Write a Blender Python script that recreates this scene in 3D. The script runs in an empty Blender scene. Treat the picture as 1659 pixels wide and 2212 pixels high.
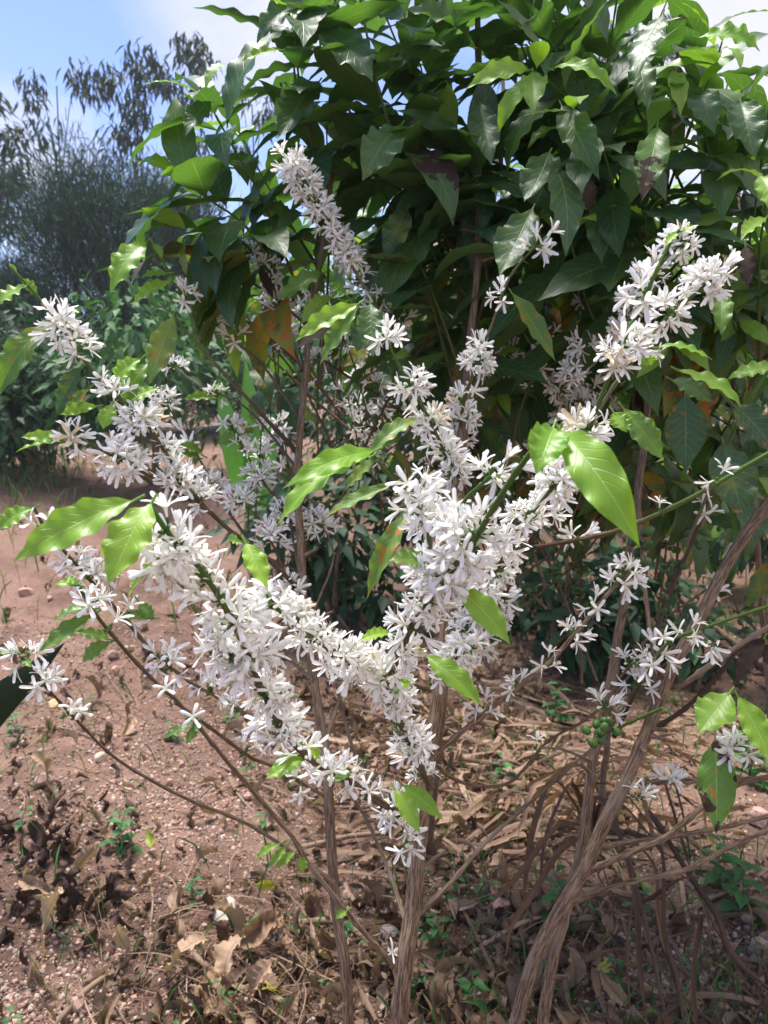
import bpy, math, random
import numpy as np
from mathutils import Vector, Matrix, Quaternion
random.seed(7)
RG = np.random.default_rng(11)
PI = math.pi
SC = bpy.context.scene
COL = SC.collection

# ------------------------------------------------------------------ camera
CAM_H, PITCH, K = 1.40, math.radians(8.0), 0.742
FW = np.array([0, math.cos(PITCH), -math.sin(PITCH)])
UP = np.array([0, math.sin(PITCH), math.cos(PITCH)])
CAMP = np.array([0, 0, CAM_H])
def P(px, py, d):
    u = (px-829.5)/2212*d/K; v = (1106-py)/2212*d/K
    return CAMP + FW*d + UP*v + np.array([u, 0, 0])
def PX(p):
    q = np.asarray(p)-CAMP
    d = q@FW
    d = np.where(d < 0.05, 0.05, d)
    return 829.5+q[..., 0]/d*K*2212, 1106-(q@UP)/d*K*2212, d
def terrain(x, y):
    z = 0.035*np.sin(1.3*x+0.7)*np.cos(0.9*y+0.3)+0.02*np.sin(3.1*x+1.7*y)+0.012*np.sin(6.3*x-4.2*y+1)
    z = z*np.clip(1.6-0.05*np.abs(y), 0.3, 1)
    z = z+0.10*np.exp(-(((x+1.05)/0.3)**2+((y-2.15)/0.35)**2))      # heap of rotting leaves
    z = z+0.175*np.clip(y-3.4, 0, 3.8)+0.035*np.clip(y-7.2, 0, 40)+0.02*np.sin(9*x+2*y)*np.sin(8*y-3*x)*np.clip((y-2.5)/2, 0, 1)*np.clip((14-y)/6, 0, 1)
    return z
def G(px, py, up=0.0):
    d = 1.0
    for _ in range(400):
        p = P(px, py, d)
        if p[2] <= terrain(p[0], p[1])+up: break
        d *= 1.01
    return p
cd = bpy.data.cameras.new('camera'); cam = bpy.data.objects.new('camera', cd); COL.objects.link(cam)
cam.location = CAMP; cam.rotation_euler = (PI/2-PITCH, 0, 0)
cd.sensor_fit = 'VERTICAL'; cd.sensor_height = 24; cd.lens = 24*K
cd.clip_start = 0.02; cd.clip_end = 2000
cd.dof.use_dof = True; cd.dof.focus_distance = 0.92; cd.dof.aperture_fstop = (cd.lens)/2.6
SC.camera = cam

# ------------------------------------------------------------------ node helpers
class NT:
    def __init__(s, name):
        s.m = bpy.data.materials.new(name); s.m.use_nodes = True
        s.t = s.m.node_tree; s.t.nodes.clear(); s.out = s.n('ShaderNodeOutputMaterial')
    def n(s, typ, ins=None, **kw):
        nd = s.t.nodes.new(typ)
        for k, v in kw.items(): setattr(nd, k, v)
        for k, v in (ins or {}).items(): s.set(nd.inputs[k], v)
        return nd
    def set(s, sock, v):
        if isinstance(v, bpy.types.NodeSocket): s.t.links.new(v, sock)
        elif isinstance(v, bpy.types.Node): s.t.links.new(v.outputs[0], sock)
        elif isinstance(v, tuple) and len(v) == 3 and sock.type == 'RGBA': sock.default_value = (*v, 1)
        else: sock.default_value = v
    def math(s, op, a, b=0.0, c=0.0, clamp=False):
        return s.n('ShaderNodeMath', {0: a, 1: b, 2: c}, operation=op, use_clamp=clamp).outputs[0]
    def mix(s, f, a, b, mode='MIX'):
        nd = s.n('ShaderNodeMix', data_type='RGBA', blend_type=mode)
        s.set(nd.inputs['Factor'], f); s.set(nd.inputs[6], a); s.set(nd.inputs[7], b)
        return nd.outputs[2]
    def noise(s, vec, scale, detail=3, rough=0.55):
        nd = s.n('ShaderNodeTexNoise', {'Scale': scale, 'Detail': detail, 'Roughness': rough})
        if vec is not None: s.set(nd.inputs['Vector'], vec)
        return nd.outputs['Fac']
    def ramp(s, f, lo, hi):
        return s.n('ShaderNodeMapRange', {'Value': f, 'From Min': lo, 'From Max': hi}, interpolation_type='SMOOTHSTEP').outputs[0]
    def attr(s, name):
        return s.n('ShaderNodeAttribute', attribute_name=name)
    def obj(s): return s.n('ShaderNodeTexCoord').outputs['Object']
    def bump(s, h, strength, dist):
        return s.n('ShaderNodeBump', {'Height': h, 'Strength': strength, 'Distance': dist}).outputs[0]
    def done(s, sh):
        s.t.links.new(sh.outputs[0] if isinstance(sh, bpy.types.Node) else sh, s.out.inputs['Surface']); return s.m
    def bsdf(s, col, rough, normal=None, spec=0.5, **kw):
        d = {'Base Color': col, 'Roughness': rough, 'Specular IOR Level': spec}
        if normal is not None: d['Normal'] = normal
        d.update(kw)
        return s.n('ShaderNodeBsdfPrincipled', d)

def leaf_material():
    t = NT('coffee_leaf')
    a = t.attr('col'); sep = t.n('ShaderNodeSeparateColor', {'Color': a.outputs['Color']})
    y, rust, nec = sep.outputs[0], sep.outputs[1], sep.outputs[2]; rnd = a.outputs['Alpha']
    co = t.obj()
    uv = t.n('ShaderNodeUVMap').outputs[0]; su = t.n('ShaderNodeSeparateXYZ', {0: uv})
    au = t.math('ABSOLUTE', t.math('SUBTRACT', su.outputs[0], 0.5))
    v = su.outputs[1]
    mat_c = t.mix(rnd, (0.015, 0.047, 0.029), (0.030, 0.083, 0.041))
    young = t.mix(rnd, (0.18, 0.37, 0.02), (0.28, 0.45, 0.035))
    base = t.mix(y, mat_c, young)
    n1 = t.noise(co, 14, 3)
    base = t.mix(t.math('MULTIPLY', t.ramp(n1, 0.35, 0.75), 0.35), base, t.mix(y, (0.05, 0.13, 0.03), (0.13, 0.33, 0.03)))
    # yellowing
    n2 = t.noise(co, 22, 4)
    thr = t.math('SUBTRACT', 0.70, t.math('MULTIPLY', rust, 0.30))
    yl = t.n('ShaderNodeMapRange', {'Value': n2, 'From Min': thr, 'From Max': t.math('ADD', thr, 0.16)}).outputs[0]
    base = t.mix(t.math('MULTIPLY', yl, t.math('MULTIPLY', rust, .75, clamp=True)), base, (0.30, 0.27, 0.02))
    # midrib and side veins
    rib = t.math('SUBTRACT', 1.0, t.ramp(au, 0.006, 0.028))
    ph = t.math('FRACT', t.math('MULTIPLY', t.math('SUBTRACT', v, t.math('MULTIPLY', au, 0.42)), 10.0))
    vein = t.math('SUBTRACT', 1.0, t.ramp(t.math('ABSOLUTE', t.math('SUBTRACT', ph, 0.5)), 0.02, 0.10))
    base = t.mix(t.math('MULTIPLY', rib, 0.75), base, t.mix(y, (0.12, 0.22, 0.06), (0.42, 0.58, 0.14)))
    base = t.mix(t.math('MULTIPLY', vein, 0.26), base, (0.25, 0.38, 0.08))
    # rust pustules
    n3 = t.noise(co, 70, 2); n3b = t.noise(co, 9, 2)
    th3 = t.math('SUBTRACT', 0.84, t.math('MULTIPLY', rust, t.math('ADD', 0.08, t.math('MULTIPLY', n3b, 0.48))))
    rs = t.n('ShaderNodeMapRange', {'Value': n3, 'From Min': th3, 'From Max': t.math('ADD', th3, 0.05)}).outputs[0]
    base = t.mix(t.math('MULTIPLY', rs, 0.9), base, (0.42, 0.13, 0.012))
    # dead brown patches
    n4 = t.noise(co, 17, 4, 0.6)
    th4 = t.math('SUBTRACT', 0.92, t.math('MULTIPLY', nec, 0.75))
    nc = t.n('ShaderNodeMapRange', {'Value': n4, 'From Min': th4, 'From Max': t.math('ADD', th4, 0.02)}).outputs[0]
    base = t.mix(nc, base, t.mix(n2, (0.02, 0.011, 0.008), (0.08, 0.034, 0.016)))
    sp = t.noise(co, 160, 1); base = t.mix(t.math('MULTIPLY', t.ramp(sp, .735, .76), .8), base, (.10, .06, .02))
    back = t.n('ShaderNodeNewGeometry').outputs['Backfacing']
    base2 = t.mix(t.math('MULTIPLY', back, 0.45), base, t.mix(y, (0.10, 0.19, 0.055), (0.26, 0.42, 0.08)))
    h = t.math('ADD', t.math('MULTIPLY', vein, -0.5), t.math('ADD', t.math('MULTIPLY', rib, -0.8), t.math('MULTIPLY', t.noise(co, 90, 2), 0.25)))
    nm = t.bump(h, 0.45, 0.0011)
    rough = t.math('ADD', t.math('ADD', 0.40, t.math('MULTIPLY', back, 0.22)), t.math('MULTIPLY', t.math('MAXIMUM', nc, t.math('MULTIPLY', rust, 0.3)), 0.35))
    p = t.bsdf(base2, rough, nm, 0.6)
    tc = t.mix(0.55, t.mix(1.0, base, (1.8, 2.0, 1.0), 'MULTIPLY'), t.mix(y, (0.09, 0.22, 0.015), (0.36, 0.58, 0.03)))
    tc = t.mix(nc, tc, (0.05, 0.02, 0.01))
    tr = t.n('ShaderNodeBsdfTranslucent', {'Color': tc, 'Normal': nm})
    return t.done(t.n('ShaderNodeMixShader', {0: 0.36, 1: p, 2: tr}))

def flower_material():
    t = NT('white_petal')
    a = t.attr('col')
    p = t.bsdf(a.outputs['Color'], 0.5, None, 0.35)
    tr = t.n('ShaderNodeBsdfTranslucent', {'Color': a.outputs['Color']})
    return t.done(t.n('ShaderNodeMixShader', {0: 0.42, 1: p, 2: tr}))

def bark_material():
    t = NT('coffee_bark')
    b = t.attr('bark').outputs['Vector']; g = t.attr('col')
    sg = t.n('ShaderNodeSeparateColor', {'Color': g.outputs['Color']})
    st = t.noise(b, 1.0, 5, 0.65)
    b2 = t.n('ShaderNodeVectorMath', {0: b, 1: (3.0, 3.0, 5.0)}, operation='MULTIPLY').outputs[0]
    fine = t.noise(b2, 1.0, 4, 0.6)
    big = t.noise(t.obj(), 9, 3)
    c = t.mix(t.ramp(st, 0.43, 0.57), (0.075, 0.044, 0.028), (0.33, 0.23, 0.15))
    c = t.mix(t.math('MULTIPLY', t.ramp(fine, 0.3, 0.75), 0.5), c, (0.24, 0.15, 0.09))
    c = t.mix(t.math('MULTIPLY', t.ramp(big, 0.5, 0.68), 0.55), c, t.mix(fine, (0.17, 0.12, 0.085), (0.40, 0.34, 0.27)))
    c = t.mix(sg.outputs[1], c, t.mix(st, (0.035, 0.022, 0.014), (0.085, 0.05, 0.03)))   # young dark brown wood
    c = t.mix(sg.outputs[0], c, t.mix(st, (0.05, 0.12, 0.02), (0.10, 0.21, 0.03)))
    h = t.math('ADD', st, t.math('MULTIPLY', fine, 0.4))
    return t.done(t.bsdf(c, 0.75, t.bump(h, 0.7, 0.004), 0.2))

def vcol_material(name, rough=0.8, transl=0.0, nscale=60, namp=0.35, bump=0.4, bdist=0.002, spec=0.3, stripe=False):
    t = NT(name); a = t.attr('col').outputs['Color']; co = t.obj()
    n = t.noise(co, nscale, 4)
    m = t.math('ADD', 1.0-namp, t.math('MULTIPLY', n, 2*namp))
    cc = t.n('ShaderNodeCombineColor', {0: m, 1: m, 2: m}).outputs[0]
    c = t.mix(1.0, a, cc, 'MULTIPLY')
    if stripe:
        uv = t.n('ShaderNodeUVMap').outputs[0]
        w = t.noise(t.n('ShaderNodeVectorMath', {0: uv, 1: (9.0, 0.9, 1.0)}, operation='MULTIPLY').outputs[0], 1.0, 3)
        m2 = t.math('ADD', 0.15, t.math('MULTIPLY', w, 1.7))
        c = t.mix(1.0, c, t.n('ShaderNodeCombineColor', {0: m2, 1: m2, 2: m2}).outputs[0], 'MULTIPLY'); n = w
    p = t.bsdf(c, rough, t.bump(n, bump, bdist), spec)
    if transl:
        tr = t.n('ShaderNodeBsdfTranslucent', {'Color': t.mix(1.0, c, (1.6, 1.8, 0.9), 'MULTIPLY')})
        p = t.n('ShaderNodeMixShader', {0: transl, 1: p, 2: tr})
    return t.done(p)

def soil_material():
    t = NT('reddish_soil'); co = t.obj()
    hum_shade = t.n('ShaderNodeSeparateColor', {'Color': t.attr('col').outputs['Color']}).outputs[0]; big = t.noise(co, 1.1, 4); mid = t.noise(co, 7, 5, 0.65); fine = t.noise(co, 70, 5, 0.7); vf = t.noise(co, 260, 3, 0.7)
    c = t.mix(t.ramp(mid, 0.3, 0.7), (0.10, 0.056, 0.040), (0.225, 0.130, 0.094))
    c = t.mix(t.math('MULTIPLY', t.ramp(big, 0.38, 0.62), 0.7), c, (0.285, 0.175, 0.130))
    c = t.mix(t.math('MULTIPLY', t.ramp(fine, 0.5, 0.7), 0.5), c, (0.42, 0.28, 0.21))
    c = t.mix(t.math('MULTIPLY', t.ramp(vf, 0.42, 0.3), 0.6), c, (0.09, 0.05, 0.035))
    c = t.mix(t.math('MULTIPLY', hum_shade, t.ramp(fine, .25, .6)), c, t.mix(mid, (.04, .022, .016), (.12, .07, .048)))  # soil darkened by humus and by the painted shade patch
    c = t.mix(t.math('MULTIPLY', t.ramp(t.noise(co, 2.6, 5, .7), .50, .66), .7), c, t.mix(fine, (.055, .03, .022), (.17, .10, .07)))
    vo = t.n('ShaderNodeTexVoronoi', {'Vector': co, 'Scale': 110.0})
    peb = t.math('SUBTRACT', 1.0, t.ramp(vo.outputs['Distance'], 0.15, 0.42))
    sel = t.n('ShaderNodeSeparateColor', {0: vo.outputs['Color']})
    pm = t.math('MULTIPLY', peb, t.ramp(sel.outputs[0], 0.45, 0.55))
    pc = t.mix(sel.outputs[1], (0.22, 0.12, 0.085), (0.48, 0.34, 0.27))
    c = t.mix(t.math('MULTIPLY', pm, 0.85), c, pc)
    h = t.math('ADD', t.math('MULTIPLY', mid, 2.0), t.math('ADD', fine, t.math('ADD', t.math('MULTIPLY', pm, 0.7), t.math('MULTIPLY', vf, 0.4))))
    return t.done(t.bsdf(c, 0.92, t.bump(h, 0.9, 0.008), 0.2))

def berry_material():
    t = NT('unripe_berry'); a = t.attr('col').outputs['Color']; n = t.noise(t.obj(), 60, 3)
    c = t.mix(t.ramp(n, 0.3, 0.8), a, t.mix(0.35, a, (0.16, 0.26, 0.05)))
    return t.done(t.bsdf(c, 0.48, None, 0.4))

M = dict(leaf=leaf_material(), flower=flower_material(), bark=bark_material(), soil=soil_material(), berry=berry_material(),
         dry=vcol_material('dry_leaf', 0.75, 0.12, 45, 0.4, 0.6, 0.003), straw=vcol_material('dry_straw', 0.7, 0.1, 30, 0.3, 0.3, 0.001, stripe=True),
         stone=vcol_material('stone', 0.85, 0, 55, 0.35, 0.7, 0.004), green=vcol_material('weed_leaf', 0.5, 0.3, 40, 0.3, 0.3, 0.001),
         far=vcol_material('far_foliage', 0.6, 0.2, 3, 0.3, 0.0, 0.001), wood=vcol_material('dead_wood', 0.8, 0, 60, 0.35, 0.6, 0.002),
         plastic=vcol_material('plastic_film', 0.3, 0.1, 20, 0.15, 0.2, 0.001, 0.5))

# ------------------------------------------------------------------ mesh builder
class MB:
    def __init__(s): s.v, s.f3, s.f4, s.uv, s.c, s.b, s.n = [], [], [], [], [], [], 0
    def add(s, v, f, uv=None, col=(0, 0, 0, 0), bark=None):
        v = np.asarray(v, float); k = len(v)
        s.v.append(v); f = np.asarray(f, int)+s.n
        (s.f4 if f.shape[1] == 4 else s.f3).append(f)
        s.uv.append(np.zeros((k, 2)) if uv is None else uv)
        c = np.asarray(col, float); s.c.append(np.tile(c, (k, 1)) if c.ndim == 1 else c)
        s.b.append(np.zeros((k, 3)) if bark is None else bark); s.n += k
    def mesh(s, name, mat, smooth=True):
        me = bpy.data.meshes.new(name)
        v = np.concatenate(s.v); f4 = np.concatenate(s.f4) if s.f4 else np.zeros((0, 4), int); f3 = np.concatenate(s.f3) if s.f3 else np.zeros((0, 3), int)
        me.vertices.add(len(v)); me.vertices.foreach_set('co', v.astype(np.float32).ravel())
        li = np.concatenate([f4.ravel(), f3.ravel()]).astype(np.int32)
        me.loops.add(len(li)); me.loops.foreach_set('vertex_index', li)
        tot = np.concatenate([np.full(len(f4), 4), np.full(len(f3), 3)]).astype(np.int32)
        st = np.concatenate([[0], np.cumsum(tot)[:-1]]).astype(np.int32)
        me.polygons.add(len(tot)); me.polygons.foreach_set('loop_start', st); me.polygons.foreach_set('loop_total', tot)
        me.polygons.foreach_set('use_smooth', np.full(len(tot), smooth))
        uv = np.concatenate(s.uv)[li]; l = me.uv_layers.new(name='UVMap'); l.data.foreach_set('uv', uv.astype(np.float32).ravel())
        c = np.concatenate(s.c)
        if c.shape[1] == 3: c = np.hstack([c, np.ones((len(c), 1))])
        a = me.attributes.new('col', 'FLOAT_COLOR', 'POINT'); a.data.foreach_set('color', c.astype(np.float32).ravel())
        b = np.concatenate(s.b)
        if b.any():
            a = me.attributes.new('bark', 'FLOAT_VECTOR', 'POINT'); a.data.foreach_set('vector', b.astype(np.float32).ravel())
        me.materials.append(mat); me.update(calc_edges=True); me.validate()
        return me
    def obj(s, name, mat, parent=None, smooth=True):
        return link(name, s.mesh(name, mat, smooth), parent)
def link(name, me, parent=None):
    o = bpy.data.objects.new(name, me); COL.objects.link(o)
    if parent is not None:
        o.parent = parent
        if parent.type == 'EMPTY': o.matrix_parent_inverse = Matrix.Translation(parent.location).inverted()
    return o
def tag(o, label=None, cat=None, group=None, kind=None):
    if label: o['label'] = label
    if cat: o['category'] = cat
    if group: o['group'] = group
    if kind: o['kind'] = kind
    return o
def thing(name, label, cat, loc, group=None):
    o = bpy.data.objects.new(name, None); COL.objects.link(o); o.location = loc; o.empty_display_size = 0.1
    return tag(o, label, cat, group)

# ------------------------------------------------------------------ shapes
def nrm(a):
    a = np.asarray(a, float); return a/(np.linalg.norm(a)+1e-12)
def spline(pts, step):
    p = np.asarray(pts, float)
    if len(p) == 2: q = np.linspace(p[0], p[1], 9)
    else:
        e = np.vstack([2*p[0]-p[1], p, 2*p[-1]-p[-2]]); q = []
        for i in range(1, len(e)-2):
            for t in np.linspace(0, 1, 12, endpoint=False):
                q.append(0.5*(2*e[i]+(e[i+1]-e[i-1])*t+(2*e[i-1]-5*e[i]+4*e[i+1]-e[i+2])*t*t+(3*e[i]-e[i-1]-3*e[i+1]+e[i+2])*t**3))
        q.append(p[-1]); q = np.array(q)
    s = np.concatenate([[0], np.cumsum(np.linalg.norm(np.diff(q, axis=0), axis=1))])
    n = max(3, int(s[-1]/step)+1); ss = np.linspace(0, s[-1], n)
    return np.column_stack([np.interp(ss, s, q[:, k]) for k in range(3)]), ss
def frames(p):
    t = np.gradient(p, axis=0); t /= np.linalg.norm(t, axis=1)[:, None]+1e-12
    n = np.zeros_like(p); a = np.array([0, 0, 1.0]) if abs(t[0][2]) < 0.9 else np.array([1.0, 0, 0])
    n[0] = nrm(np.cross(t[0], a))
    for i in range(1, len(p)): n[i] = nrm(n[i-1]-t[i]*(n[i-1]@t[i]))
    return t, n, np.cross(t, n)
def tube(mb, pts, r0, r1, sides=8, step=0.02, ridge=0.0, node=0.0, namp=.42, green=(0, 0), dark=(0, 0), wob=0.0, col=None, seed=0, power=1.0):
    p, s = spline(pts, step); rg = np.random.default_rng(seed+int(abs(p[0, 0])*1000)); L = s[-1]
    if wob: p = p+np.column_stack([np.interp(s, np.linspace(0, L, max(3, int(L/0.06))), rg.normal(0, wob, max(3, int(L/0.06)))) for _ in range(3)])
    tt = s/L; r = r0+(r1-r0)*tt**power
    if node:
        ph = np.abs((s/node+0.5) % 1-0.5)*node
        r = r*(1+namp*np.exp(-(ph/0.0032)**2))
    t, n, b = frames(p); th = np.linspace(0, 2*PI, sides, endpoint=False)
    rr = r[:, None]*np.ones((1, sides))
    if ridge:
        k1, k2, k3 = rg.uniform(0, 6, 3); S = s[:, None]
        rr = rr*(1+ridge*(np.sin(5*th+k1+S*5)+0.7*np.sin(8*th+k2-S*8)+0.6*np.sin(3*th+k3+S*22)+0.6*rg.normal(0, 1, rr.shape)))
    c, sn = np.cos(th), np.sin(th)
    V = p[:, None, :]+rr[..., None]*(c[None, :, None]*n[:, None, :]+sn[None, :, None]*b[:, None, :])
    m = len(p); i = np.arange(m-1)[:, None]*sides; j = np.arange(sides)[None, :]; j2 = (j+1) % sides
    F = np.stack([i+j, i+j2, i+sides+j2, i+sides+j], -1).reshape(-1, 4)
    kk = 5.0 if r0 > 0.008 else 2.5
    bark = np.stack([np.tile(kk*c, (m, 1)), np.tile(kk*sn, (m, 1)), np.repeat((s*45+seed)[:, None], sides, 1)], -1).reshape(-1, 3)
    if col is None:
        g = np.clip(green[0]+(green[1]-green[0])*tt, 0, 1); d = np.clip(dark[0]+(dark[1]-dark[0])*tt, 0, 1)
        C = np.repeat(np.column_stack([g, d, 0*g, 0*g+1]), sides, 0)
    else: C = np.array([*col, 1.0])
    uvv = np.stack([np.tile(th/(2*PI), (m, 1)), np.repeat(s[:, None]*10, sides, 1)], -1).reshape(-1, 2)
    mb.add(V.reshape(-1, 3), F, uvv, C, bark)
    for e in (0, m-1):
        ce = np.vstack([V[e], p[e]]); f = np.array([[q, (q+1) % sides, sides] for q in range(sides)])
        mb.add(ce, f if e else f[:, ::-1], None, C[e*sides] if C.ndim == 2 else C, np.zeros((sides+1, 3))+bark[e*sides])
    return p, s
PROF = np.array([[0, .02], [.04, .07], [.10, .28], [.2, .62], [.32, .88], [.45, 1.0], [.58, .96], [.70, .78], [.80, .52], [.88, .28], [.94, .12], [1, .0]])
def leaf_local(L, W, rng, nl=14, nw=6, droop=0.7, fold=0.25, wave=0.10, kw=4.5, up0=0.0, twist=0.0):
    t = np.linspace(0, 1, nl+1); u = np.linspace(-1, 1, nw+1)
    ang = up0-droop*t+0.12*np.sin(5*t+rng.uniform(0, 6)); dt = L/nl
    y = np.concatenate([[0], np.cumsum(np.cos(ang[:-1])*dt)]); z = np.concatenate([[0], np.cumsum(np.sin(ang[:-1])*dt)])
    w = np.interp(t, PROF[:, 0], PROF[:, 1])*W/2
    lat = rng.normal(0, 0.06)*L*t**2
    ph = rng.uniform(0, 6, 2)
    V = np.zeros((nl+1, nw+1, 3)); au = np.abs(u)
    for i in range(nl+1):
        f = fold*(1+0.3*math.sin(3*t[i]+ph[0]))
        x = u*w[i]*math.cos(f); h = au**1.35*w[i]*math.sin(f)
        wv = np.where(u < 0, np.sin(2*PI*kw*t[i]+ph[0]), np.sin(2*PI*kw*t[i]*1.07+ph[1]))*au**2.6*wave*W*math.sin(PI*t[i])
        edge = 1+0.012*np.where(u < 0, np.sin(2*PI*kw*2*t[i]+ph[1]), np.sin(2*PI*kw*2*t[i]+ph[0]))*au**3
        zz = h+wv; tw = twist*(t[i]-0.3)
        x2 = x*edge*math.cos(tw)-zz*math.sin(tw); z2 = x*math.sin(tw)+zz*math.cos(tw)
        nx, nz = -math.sin(ang[i]), math.cos(ang[i])
        V[i, :, 0] = x2+lat[i]; V[i, :, 1] = y[i]+z2*nx; V[i, :, 2] = z[i]+z2*nz
    uv = np.stack([np.tile((u+1)/2, (nl+1, 1)), np.tile(t[:, None], (1, nw+1))], -1).reshape(-1, 2)
    i = np.arange(nl)[:, None]*(nw+1); j = np.arange(nw)[None, :]
    F = np.stack([i+j, i+j+1, i+nw+2+j, i+nw+1+j], -1).reshape(-1, 4)
    return V.reshape(-1, 3), F, uv
def leaf_between(mb, base, tip, W, nh, rng, col, **kw):
    """a leaf whose stalk end is at base and whose point is at tip; nh = the way its upper face looks"""
    base, tip = np.asarray(base, float), np.asarray(tip, float); D = np.linalg.norm(tip-base)
    V, F, uv = leaf_local(1.0, W/D, rng, **kw)
    nw = kw.get('nw', 6); a = V[nw//2]; b = V[-1-nw//2]
    c = b-a; lc = np.linalg.norm(c); ey = c/lc; ez = nrm(np.array([0, 0, 1.0])-ey*ey[2]); ex = np.cross(ey, ez)
    Q = np.column_stack([(V-a)@ex*1.0, (V-a)@ey, (V-a)@ez])
    Q[:, 0] *= D; Q[:, 1:] *= D/lc
    Y = nrm(tip-base); Z = nh-Y*(nh@Y); Z = nrm(Z) if np.linalg.norm(Z) > 1e-3 else nrm(np.cross(Y, [1, 0, 0.1])); X = np.cross(Y, Z)
    mb.add(base+Q[:, :1]*X+Q[:, 1:2]*Y+Q[:, 2:]*Z, F, uv, col)
def leaf_dir(mb, base, d, nh, L, W, rng, col, **kw):
    V, F, uv = leaf_local(L, W, rng, **kw)
    Y = nrm(d); Z = nh-Y*(nh@Y); Z = nrm(Z) if np.linalg.norm(Z) > 1e-3 else nrm(np.cross(Y, [1, 0, 0.1])); X = np.cross(Y, Z)
    mb.add(np.asarray(base)+V[:, :1]*X+V[:, 1:2]*Y+V[:, 2:]*Z, F, uv, col)
def ico(sub):
    import bmesh
    bm = bmesh.new(); bmesh.ops.create_icosphere(bm, subdivisions=sub, radius=1)
    v = np.array([q.co[:] for q in bm.verts]); f = np.array([[q.index for q in p.verts] for p in bm.faces]); bm.free()
    return v, f
ICO1, ICO2, ICO3 = ico(1), ico(2), ico(3)
def rotm(rng):
    q = Quaternion(nrm(rng.normal(0, 1, 4))); return np.array(q.to_matrix())
def blob(mb, c, r, rng, src=ICO2, rough=0.18, col=(.3, .3, .3, 1), flat=0.7, R=None, facets=5):
    v, f = src; d = np.ones(len(v))
    for _ in range(facets):
        n = nrm(rng.normal(0, 1, 3)); h = rng.uniform(0.55, 0.85); q = v@n
        d = np.where(q*d > h, h/np.maximum(q, 1e-3), d)
    d = d*(1+rough*0.25*rng.normal(0, 1, len(v)))
    w = v*d[:, None]*np.array([1, rng.uniform(.65, .95), flat])*r
    R = rotm(rng) if R is None else R
    mb.add(w@R.T+c, f, None, col)

def protos(n, fn):
    out = []
    for k in range(n):
        m = MB(); fn(m, k); out.append((np.concatenate(m.v), np.concatenate(m.f4) if m.f4 else np.concatenate(m.f3), np.concatenate(m.uv), np.concatenate(m.c)))
    return out
def batch(mb, pr, pos, scale, cols, rng, R=None, yaw=False):
    pos = np.asarray(pos); n = len(pos); pick = rng.integers(0, len(pr), n)
    for k, (v, f, uv, c) in enumerate(pr):
        ix = np.nonzero(pick == k)[0]
        if not len(ix): continue
        a = rng.uniform(0, 6.28, len(ix)); ca, sa = np.cos(a), np.sin(a); RM = np.zeros((len(ix), 3, 3)); RM[:, 0, 0] = ca; RM[:, 0, 1] = -sa; RM[:, 1, 0] = sa; RM[:, 1, 1] = ca; RM[:, 2, 2] = 1
        V = np.einsum('nij,vj->nvi', RM, v)*scale[ix][:, None, None]+pos[ix][:, None, :]
        F = f[None]+np.arange(len(ix))[:, None, None]*len(v)
        C = np.concatenate([np.clip(c[None, :, :3]*cols[ix][:, None, :], 0, 1), np.ones((len(ix), len(v), 1))], -1)
        mb.add(V.reshape(-1, 3), F.reshape(-1, f.shape[1]), np.tile(uv, (len(ix), 1)), C.reshape(-1, 4))

# ------------------------------------------------------------------ coffee flowers
def petal(mb, M4, az, rng, s, op=1.0, wt=1.0):
    """one strap petal starting at the tube mouth"""
    L = 0.0215*s*rng.uniform(.9, 1.08); W = 0.0053*s*rng.uniform(.9, 1.1)
    t = np.array([0, .1, .28, .5, .72, .88, .96, 1.0]); w = np.array([.45, .62, .86, .96, 1, .94, .66, .25])*W/2
    a = op*(math.radians(rng.uniform(30, 62))+t*math.radians(rng.uniform(5, 75)))
    dt = np.diff(t)*L
    R = 0.0011*s+np.concatenate([[0], np.cumsum(np.sin(a[:-1])*dt)]); Z = 0.012*s+np.concatenate([[0], np.cumsum(np.cos(a[:-1])*dt)])
    u = np.array([-1, -.5, 0, .5, 1.0]); V = []
    tw = rng.normal(0, 0.4)
    for i in range(len(t)):
        x = u*w[i]; h = -np.abs(u)**2*w[i]*0.4+tw*t[i]*x
        V.append(np.column_stack([R[i]-h*math.cos(a[i]), x, Z[i]+h*math.sin(a[i])]))
    V = np.concatenate(V); c, sn = math.cos(az), math.sin(az)
    V = V@np.array([[c, sn, 0], [-sn, c, 0], [0, 0, 1]])
    nw = 5; i = np.arange(len(t)-1)[:, None]*nw; j = np.arange(nw-1)[None, :]
    F = np.stack([i+j, i+j+1, i+nw+1+j, i+nw+j], -1).reshape(-1, 4)
    tr = np.repeat(t, nw)[:, None]
    C = np.hstack([np.array([.86, .87, .76])*(1-np.clip(tr*4, 0, 1))+wt*np.array([.95, .945, .92])*np.clip(tr*4, 0, 1), np.ones((len(V), 1))])
    mb.add(V@M4[:3, :3].T+M4[:3, 3], F, None, C)
def strand(mb, pts, r, col, M4, sides=4):
    p = np.asarray(pts)@M4[:3, :3].T+M4[:3, 3]; t, n, b = frames(p); th = np.linspace(0, 2*PI, sides, endpoint=False)
    r = np.broadcast_to(np.asarray(r, float), (len(p),))
    V = p[:, None]+r[:, None, None]*(np.cos(th)[None, :, None]*n[:, None]+np.sin(th)[None, :, None]*b[:, None])
    m = len(p); i = np.arange(m-1)[:, None]*sides; j = np.arange(sides)[None, :]; j2 = (j+1) % sides
    F = np.stack([i+j, i+j2, i+sides+j2, i+sides+j], -1).reshape(-1, 4)
    c = np.asarray(col, float); C = np.repeat(c, sides, 0) if c.ndim == 2 else c
    mb.add(V.reshape(-1, 3), F, None, C)
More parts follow.
